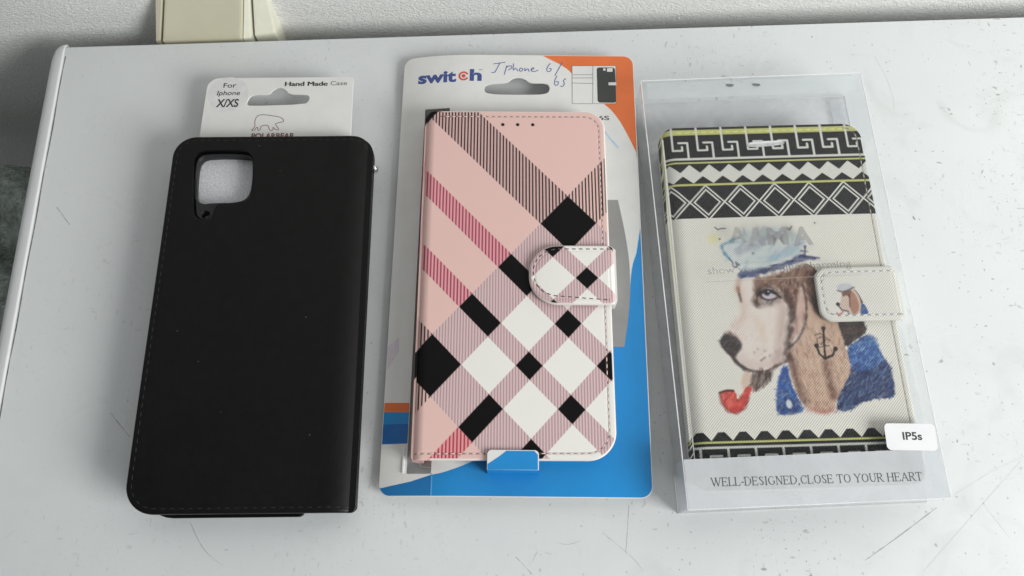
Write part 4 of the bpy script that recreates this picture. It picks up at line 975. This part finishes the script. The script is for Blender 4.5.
# ================================================================ dog print case
FD = (103.66, 102.81, 0); AD = 1.68
dg_ = thing('dog_print_phone_case', 'canvas phone wallet case printed with a pipe-smoking dog, inside the clear box', 'phone case', FD, AD)
w_, h_ = 82.4, 145.4; rad = (5, 5, 7.5, 6.0)
FAB = (234, 231, 223)
def paint_dog(U, V):
    c = Canvas(U, V, FAB); c.make_noise()
    BK = (32, 31, 34); WH = (226, 225, 219); YE = (208, 209, 138)
    B = lambda v0, v1, col, a=.1: c.put(np.clip(.5 + (V - v0) / (2 * a), 0, 1) * np.clip(.5 + (v1 - V) / (2 * a), 0, 1), col)
    # --- upper border
    B(31.8, 74, BK); B(68.9, 71.3, YE); B(57.5, 58.5, WH); B(55.9, 56.6, YE)
    per = 10.2
    for k in range(-6, 6):
        x = -26.3 + per * k + per * 2 if False else -26.3 + per * k
        for dx in (0,):
            c.line([(x, 74), (x, 61.9), (x + 3.8, 61.9), (x + 3.8, 63.6)], .85, WH); c.line([(x + 2.5, 65.4), (x + 6.1, 65.4), (x + 6.1, 58)], .85, WH)
    for k in range(3, 8):
        x = -26.3 + per * k
        c.line([(x, 74), (x, 61.9), (x + 3.8, 61.9), (x + 3.8, 63.6)], .85, WH); c.line([(x + 2.5, 65.4), (x + 6.1, 65.4), (x + 6.1, 58)], .85, WH)
    tri = lambda x, P: np.abs((x / P) % 1 - .5) * 2
    P = 8.0
    upz = 51.8 + 3.6 * tri(U - 1.5, P); loz = 47.5 + 3.2 * tri(U + 1.6, P) - .4
    c.put(np.clip(.5 + (upz - V) / .24, 0, 1) * np.clip(.5 + (V - loz) / .24, 0, 1), WH)
    B(46.0, 46.9, YE)
    # double diamonds
    Pd = 13.8; cy = 38.7; hy = 7.4
    X = np.abs(((U - 2.6) / Pd + .5) % 1 - .5) * 2; Yn = np.abs(V - cy) / hy; dm = X + Yn; inr = (V > 31.8) & (V < 46.0)
    sc = .5 * 5.6
    for lv in (1.0, .74): c.put(np.clip(.5 + (.3 - np.abs(dm - lv) * 4.9) / .2, 0, 1) * inr, WH)
    # --- lower border
    B(-74, -55.4, BK)
    Pb = 7.75; bx = np.abs(((U + 29.8) / Pb + .5) % 1 - .5) * Pb
    bump = -52.4 - np.clip((bx - 1.2) * 1.15, 0, 9)
    c.put((V > -55.5) * np.clip(.5 + (bump - V) / .24, 0, 1), BK)
    B(-56.4, -55.7, YE); B(-58.3, -57.5, WH)
    for k in range(-6, 7):
        x = -28 + 9.9 * k; c.line([(x, -58), (x, -74)], .85, WH); c.line([(x + 3.4, -74), (x + 3.4, -60.9), (x + 7.4, -60.9)], .85, WH)
    # --- the dog
    g = lambda k: D[k]
    c.dot(D['sun'][0], 2.2, (232, 226, 160), .6, 1.4)
    c.poly(g('hat'), (214, 222, 222), .8, .85, .8, tex=.3)
    c.fur(g('hat'), 40, [(170, 196, 204), (186, 182, 196), (200, 214, 214), (232, 232, 228)], 260, 3, .5, .45, 25)
    c.line(g('hatlav'), 2.6, (160, 156, 178), .5, .9, 1, tex=.6, rough=.8)
    c.line(g('hatlb'), 2.0, (146, 182, 206), .6, .9, 1, tex=.5, rough=.6)
    c.poly(g('neck'), (70, 56, 52), .3, 1, .3, tex=.15); c.fur(g('neck'), 40, [(44, 36, 36), (96, 78, 70), (58, 46, 44)], 160, 2.5, .4, .6)
    c.poly(g('backhead'), (84, 58, 50), .4, 1, .4, tex=.2); c.fur(g('backhead'), 100, [(52, 36, 34), (112, 80, 66)], 260, 2.5, .4, .5)
    c.poly(g('coat'), (56, 74, 118), .35, 1, .7, tex=.12); c.poly(g('coat_hi'), (72, 114, 174), .9, .9, 1.2, tex=.35)
    c.fur(g('coat'), 48, [(28, 38, 84), (38, 56, 110), (112, 132, 160), (70, 104, 156), (24, 30, 70), (140, 156, 176)], 1300, 2.2, .26, .5, 12)
    c.fur(g('coat_hi'), 50, [(70, 122, 192), (110, 156, 206), (46, 84, 156), (150, 180, 214), (54, 100, 176)], 420, 1.5, .36, .42, 30)
    c.poly(g('coat_l'), (54, 92, 160), .4, 1, .5, tex=.15); c.poly(g('coat_l2'), (50, 74, 124), .8, .7, .8, tex=.35)
    c.fur(g('coat_l'), 50, [(36, 58, 116), (90, 140, 200), (60, 104, 176), (120, 140, 165)], 240, 2.0, .4, .5, 25)
    c.dot(g('button')[0], 1.15, (214, 220, 222), 1, .4, ry=1.6, rough=.3)
    c.poly(g('face'), (237, 226, 219), .9, 1, .7)
    c.fur(g('face'), 62, [(240, 230, 222), (222, 202, 190), (230, 214, 204), (214, 196, 190)], 700, 2.0, .3, .4, 24)
    mo = g('mouth'); c.line([(x + .6, y + 2.2) for x, y in mo], 3.6, (196, 170, 166), .42, 1.8, 2, tex=.5, rough=.8)
    c.line([g('leye')[0], (g('leye')[2][0] + 1.5, g('leye')[2][1] - 6), (g('nose')[3][0] + 1, g('nose')[3][1] + 4)], 2.4, (214, 188, 170), .5, 1.4, 1, tex=.5, rough=.8)
    c.line([(x - 3.2, y) for x, y in g('st1')], 3.4, (178, 148, 136), .55, 1.8, 2, tex=.5, rough=.9)
    c.line(g('tanm'), 2.8, (206, 172, 140), .28, 1.3, 1, tex=.6, rough=.8)
    # long ear
    c.poly(g('ear'), (208, 180, 160), .35, 1, .35, tex=.10)
    c.fur(g('ear'), 98, [(226, 204, 186), (182, 148, 130), (160, 124, 110), (214, 188, 166), (232, 212, 194), (146, 110, 100), (200, 168, 152)], 1500, 2.0, .28, .36, 22)
    c.line(g('earsh'), 3.0, (118, 80, 70), .8, 1.2, 2, tex=.6, rough=.7); c.line(g('earsh2'), 2.6, (108, 72, 66), .8, 1.1, 2, tex=.5, rough=.6)
    c.line([(q[0] - 2.5, q[1]) for q in g('earsh')], 1.6, (226, 200, 176), .5, 1.0, 2, tex=.6)
    c.line(g('earbot'), 1.5, (190, 112, 100), .6, .8, 1, tex=.4, rough=.4)
    c.poly(g('eartop'), (96, 66, 56), 1.6, .92, 1.0, tex=.25); c.fur(g('eartop'), 105, [(60, 40, 36), (128, 90, 74), (84, 56, 50)], 240, 2.6, .4, .5)
    # brown mask round the eye
    c.poly(g('brow'), (134, 98, 80), 1.0, .9, 1.0, tex=.35)
    c.fur(g('brow'), 70, [(92, 62, 52), (166, 128, 104), (78, 52, 46), (190, 154, 130), (112, 76, 62), (134, 98, 84)], 1000, 1.9, .3, .42, 24)
    c.poly(g('earin'), (212, 184, 172), .5, 1, .4, tex=.15); c.fur(g('earin'), 95, [(230, 208, 196), (186, 152, 144)], 120, 2.4, .35, .5)
    c.line(g('st1'), 2.8, (88, 60, 56), .9, .9, 2, tex=.5, rough=.6); c.line(g('st2'), 1.0, (100, 66, 66), .9, .45, 2, tex=.4, rough=.35)
    c.line(g('st3'), 2.6, (80, 56, 50), .8, 1.1, 2, tex=.5, rough=.6)
    sx_, sy_ = g('socket')[0]
    c.dot((sx_ - .6, sy_ + .4), 4.2, (60, 42, 38), .9, 1.3, ry=2.7, rough=.7)
    c.poly([(sx_ - 2.4, sy_ - .4), (sx_ - .6, sy_ + .7), (sx_ + 1.4, sy_ + .4), (sx_ + 3.6, sy_ - .9), (sx_ + 1.6, sy_ - 1.9), (sx_ - .8, sy_ - 1.9)], (206, 198, 206), .3, .95)
    c.dot((g('iris')[0][0], g('iris')[0][1]), 1.35, (70, 76, 90), 1, .25); c.dot((g('iris')[0][0], g('iris')[0][1] + .1), .85, (26, 24, 28), 1, .2); c.dot((g('glint')[0][0] + .2, g('glint')[0][1]), .35, (230, 232, 236), 1, .12)
    c.line([(sx_ - 3.6, sy_ - .2), (sx_ - 1, sy_ + 1.9), (sx_ + 2.2, sy_ + 1.2), (sx_ + 4.8, sy_ - 1.4)], .75, (36, 26, 26), .95, .3, 2)
    c.line([(sx_ - 2.4, sy_ - 1.2), (sx_ - .4, sy_ - 2.5), (sx_ + 2, sy_ - 2.2), (sx_ + 4.4, sy_ - 1.2)], .6, (70, 48, 44), .8, .35, 2)
    c.line(g('leye'), 1.0, (84, 60, 52), .85, .45, 1, tex=.4, rough=.3)
    c.line([(g('leye')[0][0] + 1, g('leye')[0][1] + 4), (g('leye')[0][0] - .2, g('leye')[0][1] - 1)], 1.8, (200, 160, 138), .6, .8)
    # jaw, nose, mouth
    c.poly(g('chin'), (222, 196, 178), .6, .9, .4, tex=.3)
    c.poly(g('jaw'), (122, 100, 92), .8, .9, .5, tex=.35); c.fur(g('jaw'), 68, [(56, 46, 46), (150, 128, 120), (86, 70, 66)], 170, 2.6, .32, .5, 12)
    c.poly(g('nosetop'), (146, 106, 98), .8, .9, .5, tex=.4)
    c.poly(g('nose'), (68, 60, 62), .55, 1, .5, tex=.15); c.fur(g('nose'), 40, [(46, 42, 44), (104, 94, 96), (80, 68, 68)], 130, 1.4, .4, .5, 40)
    c.line(g('mouth'), 1.1, (92, 64, 58), .9, .5, 2, tex=.45, rough=.45); c.line(g('mouth')[:3], 1.7, (78, 58, 56), .8, .6, 2, tex=.3, rough=.4)
    for q in g('freck'): c.dot((q[0], q[1]), .45, (150, 118, 112), .6, .35)
    c.line([g('freck')[1], g('freck')[2]], .5, (130, 104, 104), .7, .3)
    # pipe
    c.poly(g('pipe'), (212, 82, 72), .3, 1, .25, tex=.15)
    c.fur(g('pipe'), 60, [(236, 128, 110), (190, 58, 58), (222, 96, 84)], 150, 1.6, .4, .5, 30)
    c.line(g('pipe')[10:] + g('pipe')[:1], 1.0, (140, 44, 48), .75, .5, tex=.3, rough=.2); c.line(g('pipe')[7:11], .8, (150, 48, 50), .7, .4, tex=.3); c.line(g('piperim'), .9, (80, 38, 42), .95, .25, 1)
    c.line([g('pipe')[3], g('pipe')[4]], .7, (156, 52, 52), .8, .3)
    c.dot((g('pipe')[0][0] + 3.4, g('pipe')[0][1] - 4.0), 1.5, (240, 136, 118), .6, .9)
    # cap band and small marks
    c.line(g('hatb'), 1.3, (84, 152, 180), .9, .5, 1, tex=.45, rough=.5)
    c.poly(g('band'), (74, 88, 134), .6, .9, .6, tex=.2); c.fur(g('band'), 12, [(40, 48, 96), (110, 134, 172), (70, 96, 150)], 170, 2.2, .4, .6, 12)
    for k, w in (('hanch', .9), ('hanch2', .6), ('hanch3', .9), ('hanch4', .6)): c.line(D[k], w, (60, 66, 108), .85, .25, 0 if k != 'hanch4' else 1, tex=.3, rough=.2)
    for k, w in (('anch', .9), ('anch2', .85)): c.line(D[k], w, (40, 32, 36), 1, .2, 0, rough=.2)
    c.line(D['anch3'], .4, (66, 52, 54), .75, .2, 0); c.dot(D['anch2'][0], .9, (44, 36, 40)); c.dot(D['anch2'][-1], .9, (44, 36, 40))
    c.dot(D['anch'][0], .9, (60, 50, 52), .9, .25)
    c.line(D['bird'], .5, (70, 76, 96), .9, .2); c.line(D['bird2'], .6, (60, 66, 80), .8, .25)
    for q in D['dots']: c.dot(q, .42, (50, 48, 52), .9, .2)
    return c
U, V = cover_grid(w_, h_, rad, .2, (.05, .15, .3, .5, .75, 1.0))
cv = paint_dog(U, V)
cv.line([(w_ / 2 - 2.2, -h_ / 2 + 2.2)] + [(w_ / 2 - 7.2 + 5 * math.cos(R(a)), h_ / 2 - 7.2 + 5 * math.sin(R(a))) for a in range(0, 91, 10)], .5, (120, 116, 108), .7, .15)
dd = edge_dist(U, V, w_, h_, rad)
colors = np.clip(cv.c ** 1.18 * 1.02, 0, .82)
def zdog(u, v):
    u = np.asarray(u, float); v = np.asarray(v, float); d = edge_dist(u, v, w_, h_, rad)
    z = 14.6 - qround(d, .9, .7) - qround(u + w_ / 2, 6.0, 5.0) - .12 * np.exp(-((d - 2.2) / .4) ** 2) * (u > -36)
    return z + .15 * np.sin(u * .05 + .4) * np.sin(v * .04)
cvd = cover('front_cover', U, V, zdog(U, V), 12.8, printed('dog_print', .5, True), dg_, colors)
M_ivory = plain('ivory_leatherette', lin(FAB, .93), .5, .4, .04, 300, .3, 1500, .00005)
sheet('back_cover', [rrect(-40, 41.6, -72.4, 72.0, 7)], .8, 3.0, M_ivory, dg_, .3)
sheet('inner_shell', [rrect(-36, 38, -70, 69, 7)], 3.1, 12.6, plain('white_rubber', (.55, .54, .53, 1), .4), dg_, .6)
prof = [(-40.2, 12.9)] + [(-36.2 - 5.0 * math.cos(R(a)), 8.6 - 5.8 * math.sin(R(a))) for a in range(-30, 91, 12)] + [(-35.5, 2.9), (-35.5, 12.9)]
n = len(prof); vs = [(x, y, z) for y in (-70.5, 68) for x, z in prof]
mesh_obj('spine', vs, [(j, (j + 1) % n, n + (j + 1) % n, n + j) for j in range(n)] + [tuple(range(n))[::-1], tuple(range(n, 2 * n))], M_ivory, dg_, False)
i2 = 2.2
BRp = [(w_ / 2 - i2, -h_ / 2 + i2)]; TRp = [(w_ / 2 - i2 - 5 + 5 * math.cos(R(a)), h_ / 2 - i2 - 5 + 5 * math.sin(R(a))) for a in range(0, 91, 10)]
M_thread_w = plain('grey_white_thread', lin((205, 200, 190), .8), .6)
M_thread_y = plain('yellow_thread', lin((226, 226, 150), .9), .6)
stitches('stitching', BRp + TRp, M_thread_w, dg_, lambda u, v: float(zdog(u, v)), 1.6, 1.5, .42, .25)
stitches('stitching', [(w_ / 2 - 7, h_ / 2 - 2.6), (-w_ / 2 + 6, h_ / 2 - 2.6)], M_thread_y, dg_, lambda u, v: float(zdog(u, v)), 2.3, 1.0, .5, .28)
# earpiece slot, its glare painted as silver colour and a pale stroke
M_silver = plain('slot_glare', (.55, .55, .55, 1), .35, .5, .2, 500, metal=.6)
mb = MB(); sc_ = chaikin([(-6.5, 65.0), (9.0, 65.6), (9.3, 63.2), (-6.3, 62.4)], 2); mb.prism(sc_, 14.45, 14.75); mb.build('earpiece_slot', M_silver, dg_)
mb = MB(); mb.stroke([(-5, 64.3), (2, 64.7), (8.2, 65.0)], .9, 14.75, 14.80); mb.build('slot_highlight', plain('slot_glare_pale', (.8, .8, .8, 1), .2, .8), dg_)
def mini_paint(U, V, w, h, rad_):
    c = Canvas(U, V, FAB); c.make_noise(); cx0, cy0 = mcx, mcy
    T = lambda k: [(x - cx0, y - cy0) for x, y in D[k]]
    c.poly(T('m_back'), (84, 62, 58), .2); c.poly(T('m_coat'), (56, 88, 150), .2, tex=.2); c.poly(T('m_coatl'), (70, 100, 150), .2, .8)
    c.poly(T('m_head'), (214, 192, 176), .25); c.poly(T('m_brow'), (128, 92, 78), .25); c.poly(T('m_ear'), (176, 130, 108), .25, tex=.15)
    c.line(T('m_ear')[:1] + T('m_ear')[-1:], .6, (100, 66, 60), .8); c.poly(T('m_hat'), (206, 206, 212), .25, tex=.2)
    c.line(T('m_hatb'), .7, (110, 96, 110), .9, .2); c.dot(T('m_nose')[0], .8, (60, 54, 58)); c.line(T('m_mouth'), .6, (74, 58, 58), .9); c.line(T('m_pipe'), .8, (200, 120, 118), .8)
    a_, b_ = w / 2 - .8, h / 2 - 2.1
    c.line([(a_, b_), (-w / 2 + 6.2, b_), (-w / 2 + 3.4, b_ - 1.2), (-w / 2 + 2.2, b_ - 4), (-w / 2 + 2.2, -b_ + 4), (-w / 2 + 3.4, -b_ + 1.2), (-w / 2 + 6.2, -b_), (a_, -b_)], .5, (130, 126, 118), .75, .15)
    return np.clip(c.c * .97, 0, .82)
mcx, mcy = (11.9 + 43.6) / 2, (-12.6 + 9.0) / 2
st, sw_, sh_, sr_, szf = strap(dg_, 11.9, 43.6, -12.6, 9.0, 5.0, 17.0, printed('strap_dog_print', .5, True), mini_paint)
Lp = [(sw_ / 2 - .8, sh_ / 2 - 2.1)] + [(-sw_ / 2 + 2.2 + 4 - 4 * math.sin(R(a)), sh_ / 2 - 2.1 - 4 + 4 * math.cos(R(a))) for a in range(0, 91, 15)] + [(-sw_ / 2 + 2.2 + 4 - 4 * math.cos(R(a)), -sh_ / 2 + 2.1 + 4 - 4 * math.sin(R(a))) for a in range(0, 91, 15)] + [(sw_ / 2 - .8, -sh_ / 2 + 2.1)]
stitches('stitching', Lp, plain('white_thread', (.82, .82, .80, 1), .5), st, lambda u, v: float(szf(u, v)), 1.7, 1.1, .5, .3)
mb = MB(); mb.prism(rrect(41.4, 43.9, -11.8, 8.2, .8), 3.0, 15.6); mb.build('strap_side', M_ivory, dg_)

# ================================================================ clear plastic box
FX = (103.0, 110.3, 0); AX = 2.48
bx = thing('clear_plastic_box', 'clear plastic box with frosted lower band and sticker, around the dog print case', 'plastic box', FX, AX)
M_clear = plastic('clear_film', milk=.005); M_clearb = plastic('clear_film_back', milk=.38, milkcol=(.92, .91, .94)); M_edge = plastic('film_fold_glint', milk=.55, rough=.12, milkcol=(.95, .96, .97))
M_side = plastic('clear_film_side', milk=.045, milkcol=(.7, .72, .73))
bw, bh, bz = 91.8, 172.4, 18.0; X = bw / 2; Y = bh / 2; t = .25
mb = MB(); mb.box(-X + t, X - t, -Y + t, Y - t, bz - t, bz); mb.build('front_panel', M_clear, bx)
mb = MB(); mb.box(-X + t, X - t, -Y + t, Y - t, .02, .02 + t); mb.build('back_panel', M_clearb, bx)
for sg in (-1, 1):
    mb = MB(); mb.box(min(sg * X, sg * (X - t)), max(sg * X, sg * (X - t)), -Y + t, Y - t, .3, bz - t - .02); mb.build('side_panel', M_side, bx)
    mb = MB(); mb.box(-X + t, X - t, min(sg * Y, sg * (Y - t)), max(sg * Y, sg * (Y - t)), .3, bz - t - .02); mb.build('end_panel', M_side, bx)
# folded edges, their bright glints put into the film's colour
mb = MB(); e = .36
for sg in (-1, 1):
    for z in (bz - .2, .25):
        mb.box(sg * X - e / 2, sg * X + e / 2, -Y, Y, z - e / 2, z + e / 2)
        mb.box(-X + e / 2, X - e / 2, sg * Y - e / 2, sg * Y + e / 2, z - e / 2, z + e / 2)
mb.build('fold_edges', M_edge, bx)
# tuck flaps inside both ends and along one side
mb = MB(); mb.box(-X + 2.5, X - 2.5, Y - 8.5, Y - .8, bz - .9, bz - .65); mb.build('tuck_flap', plastic('tuck_film', milk=.16), bx)
mb = MB(); mb.box(X - 7.5, X - .8, -Y + 2, Y - 2, 1.2, 1.45); mb.build('glue_flap', plastic('glue_film', milk=.14), bx)
mb = MB(); sl = D['slits']
for i, (a, b) in enumerate(((0, 1), (2, 3))):
    (xa, ya), (xb, yb) = sl[a], sl[b]; mb.prism(chaikin([(xa, ya), (xb, yb), (xb - 1, yb - 1.4), (xa + 1, ya - 1.4)], 2), bz, bz + .02)
mb.build('hook_slits', plastic('slit_film', tint=(.6, .6, .6), milk=.3, milkcol=(.3, .3, .3)), bx)
# frosted band with the slogan
M_frost = plastic('frosted_film', milk=.74, vary=.3, rough=.35, milkcol=(.66, .678, .705), bumps=.15)
M_frost2 = plastic('frosted_edge', milk=.5, vary=.3, rough=.35, milkcol=(.66, .69, .72))
yb_ = -69.0
mb = MB(); mb.box(-X + .3, X - 6, -Y + .2, yb_, bz, bz + .06); mb.build('frosted_band', M_frost, bx)
mb = MB(); mb.box(X - 6, X - .3, -Y + .2, yb_, bz, bz + .06); mb.build('frosted_band', M_frost2, bx)
mb = MB(); mb.box(-X - .06, -X, -Y + .2, yb_, .6, bz - .4); mb.build('frosted_side', M_frost2, bx)
# serif lettering for the slogan, thick and thin strokes
GL = {'W': (1.45, [((.05, 1), (.38, 0), 1), ((.38, 0), (.72, 1), 0), ((.62, 1), (.95, 0), 1), ((.95, 0), (1.3, 1), 0)], [(.05, 1), (.67, 1), (1.3, 1)]),
 'E': (.95, [((.15, 0), (.15, 1), 1), ((.15, 1), (.75, 1), 0), ((.15, .52), (.6, .52), 0), ((.15, 0), (.8, 0), 0), ((.75, 1), (.75, .8), 0), ((.8, 0), (.8, .22), 0), ((.6, .62), (.6, .42), 0)], [(.1, 0), (.1, 1)]),
 'L': (.88, [((.15, 0), (.15, 1), 1), ((.15, 0), (.75, 0), 0), ((.75, 0), (.75, .25), 0)], [(.15, 1), (.1, 0)]),
 '-': (.5, [((.08, .38), (.4, .38), 1)], []),
 'D': (1.08, [((.15, 0), (.15, 1), 1), ((.15, 1), (.55, 1), 0), ((.55, 1), (.85, .75), 0), ((.85, .75), (.93, .5), 1), ((.93, .5), (.85, .25), 1), ((.85, .25), (.55, 0), 0), ((.55, 0), (.15, 0), 0)], [(.1, 0), (.1, 1)]),
 'S': (.8, [((.65, .8), (.5, .98), 0), ((.5, .98), (.28, .98), 0), ((.28, .98), (.14, .78), 1), ((.14, .78), (.4, .52), 1), ((.4, .52), (.66, .28), 1), ((.66, .28), (.52, .03), 1), ((.52, .03), (.28, .02), 0), ((.28, .02), (.12, .24), 0)], []),
 'I': (.5, [((.25, 0), (.25, 1), 1)], [(.25, 0), (.25, 1)]),
 'G': (1.08, [((.85, .78), (.65, .98), 0), ((.65, .98), (.4, .98), 0), ((.4, .98), (.15, .72), 0), ((.15, .72), (.12, .4), 1), ((.12, .4), (.3, .07), 1), ((.3, .07), (.6, 0), 0), ((.6, 0), (.88, .12), 0), ((.88, .12), (.88, .42), 1)], [(.88, .42)]),
 'N': (1.1, [((.2, 0), (.2, 1), 0), ((.2, 1), (.88, 0), 1), ((.88, 0), (.88, 1), 0)], [(.2, 0), (.15, 1), (.88, 1)]),
 'C': (1.0, [((.85, .78), (.65, .98), 0), ((.65, .98), (.4, .98), 0), ((.4, .98), (.15, .72), 0), ((.15, .72), (.12, .4), 1), ((.12, .4), (.3, .07), 1), ((.3, .07), (.6, 0), 0), ((.6, 0), (.86, .2), 0), ((.85, .78), (.85, 1), 0)], []),
 ',': (.4, [((.2, .08), (.12, -.18), 1)], []),
 'O': (1.1, [((.55, 1), (.25, .87), 0), ((.25, .87), (.13, .5), 1), ((.13, .5), (.25, .13), 1), ((.25, .13), (.55, 0), 0), ((.55, 0), (.85, .13), 0), ((.85, .13), (.97, .5), 1), ((.97, .5), (.85, .87), 1), ((.85, .87), (.55, 1), 0)], []),
 'T': (.95, [((.47, 0), (.47, 1), 1), ((.08, 1), (.87, 1), 0), ((.08, 1), (.08, .78), 0), ((.87, 1), (.87, .78), 0)], [(.47, 0)]),
 'Y': (1.02, [((.12, 1), (.5, .48), 1), ((.9, 1), (.5, .48), 0), ((.5, .48), (.5, 0), 1)], [(.5, 0), (.12, 1), (.88, 1)]),
 'U': (1.08, [((.2, 1), (.2, .3), 1), ((.2, .3), (.4, .02), 1), ((.4, .02), (.7, .02), 0), ((.7, .02), (.88, .3), 0), ((.88, .3), (.88, 1), 0)], [(.2, 1), (.88, 1)]),
 'R': (1.0, [((.18, 0), (.18, 1), 1), ((.18, 1), (.55, 1), 0), ((.55, 1), (.75, .85), 1), ((.75, .85), (.7, .6), 1), ((.7, .6), (.45, .5), 0), ((.45, .5), (.18, .5), 0), ((.42, .5), (.85, 0), 1)], [(.18, 0), (.12, 1), (.9, 0)]),
 'H': (1.12, [((.2, 0), (.2, 1), 1), ((.9, 0), (.9, 1), 1), ((.2, .52), (.9, .52), 0)], [(.2, 0), (.2, 1), (.9, 0), (.9, 1)]),
 'A': (1.06, [((.1, 0), (.52, 1), 0), ((.52, 1), (.92, 0), 1), ((.26, .35), (.75, .35), 0)], [(.1, 0), (.92, 0)]), ' ': (.42, [], [])}
def slogan(body, x, y, w, h, z, ang):
    tot = sum(GL[c][0] for c in body); kx = w / tot; mb = MB(); ca, sa = math.cos(R(ang)), math.sin(R(ang)); px_ = 0
    for ch_ in body:
        adv, st_, sf = GL[ch_]
        T = lambda q: (x + (px_ + q[0] * kx) * ca - q[1] * h * sa, y + (px_ + q[0] * kx) * sa + q[1] * h * ca)
        for a, b, thick in st_: mb.stroke([T(a), T(b)], .36 if thick else .19, z, z + .04)
        for q in sf: mb.stroke([T((q[0] - .14, q[1])), T((q[0] + .14, q[1]))], .2, z, z + .042)
        px_ += adv * kx
    mb.build('slogan_text', plain('grey_brown_ink', (.10, .10, .105, 1), .5), bx)
slogan('WELL-DESIGNED,CLOSE TO YOUR HEART', -36.8, -78.6, 74.0, 2.8, bz + .06, -.9)
# silver printing on the lid
M_silverink = plastic('silver_print', tint=(.75, .75, .75), milk=.5, rough=.25, milkcol=(.44, .44, .43))
M_silverink2 = plastic('silver_print_faint', tint=(.85, .85, .85), milk=.26, rough=.3, milkcol=(.42, .42, .41))
ta = D['t_A']
text('brand_text', 'A', ta[7][0] - 7.6, ta[7][1] + .1, bz, 7.8, 7.2, M_silverink, bx, .05)
text('brand_text', 'M', ta[4][0] + .2, ta[4][1], bz, 8.2, 7.0, M_silverink2, bx, .05)
text('brand_text', 'A', ta[3][0] - 7.2, ta[3][1], bz, 7.2, 7.0, M_silverink2, bx, .05)
text('brand_text', 'A', ta[0][0] - 1.2, ta[0][1] + .6, bz, 7.0, 6.6, M_silverink2, bx, .03)
ts = D['t_show']
text('brand_text', 'show your unique charming', ts[0][0] - .2, ts[0][1] - .3, bz, 55, 3.0, M_silverink2, bx, .0, .8)
mb = MB(); mb.stroke(D['ln1'], .16, bz, bz + .03); mb.stroke(D['ln2'], .16, bz, bz + .03); mb.build('scuff_lines', plastic('scuff', milk=.7, milkcol=(.55, .54, .5)), bx)
# sticker
sq = D['sticker']
o = sheet('size_sticker', [rrect(-9.0, 9.0, -4.75, 4.75, 1.6)], 0, .12, plain('sticker_paper', (.80, .80, .82, 1), .35, .5, .02, 100), bx, .02)
sc_x = sum(q[0] for q in sq) / 4; sc_y = sum(q[1] for q in sq) / 4
o.location = (sc_x * MM, sc_y * MM, (bz + .07) * MM); o.rotation_euler = (0, 0, R(-3.2))
text('sticker_text', 'IP5s', -2.9, -1.0, .12, 6.8, 2.8, M_ink, o, .02)
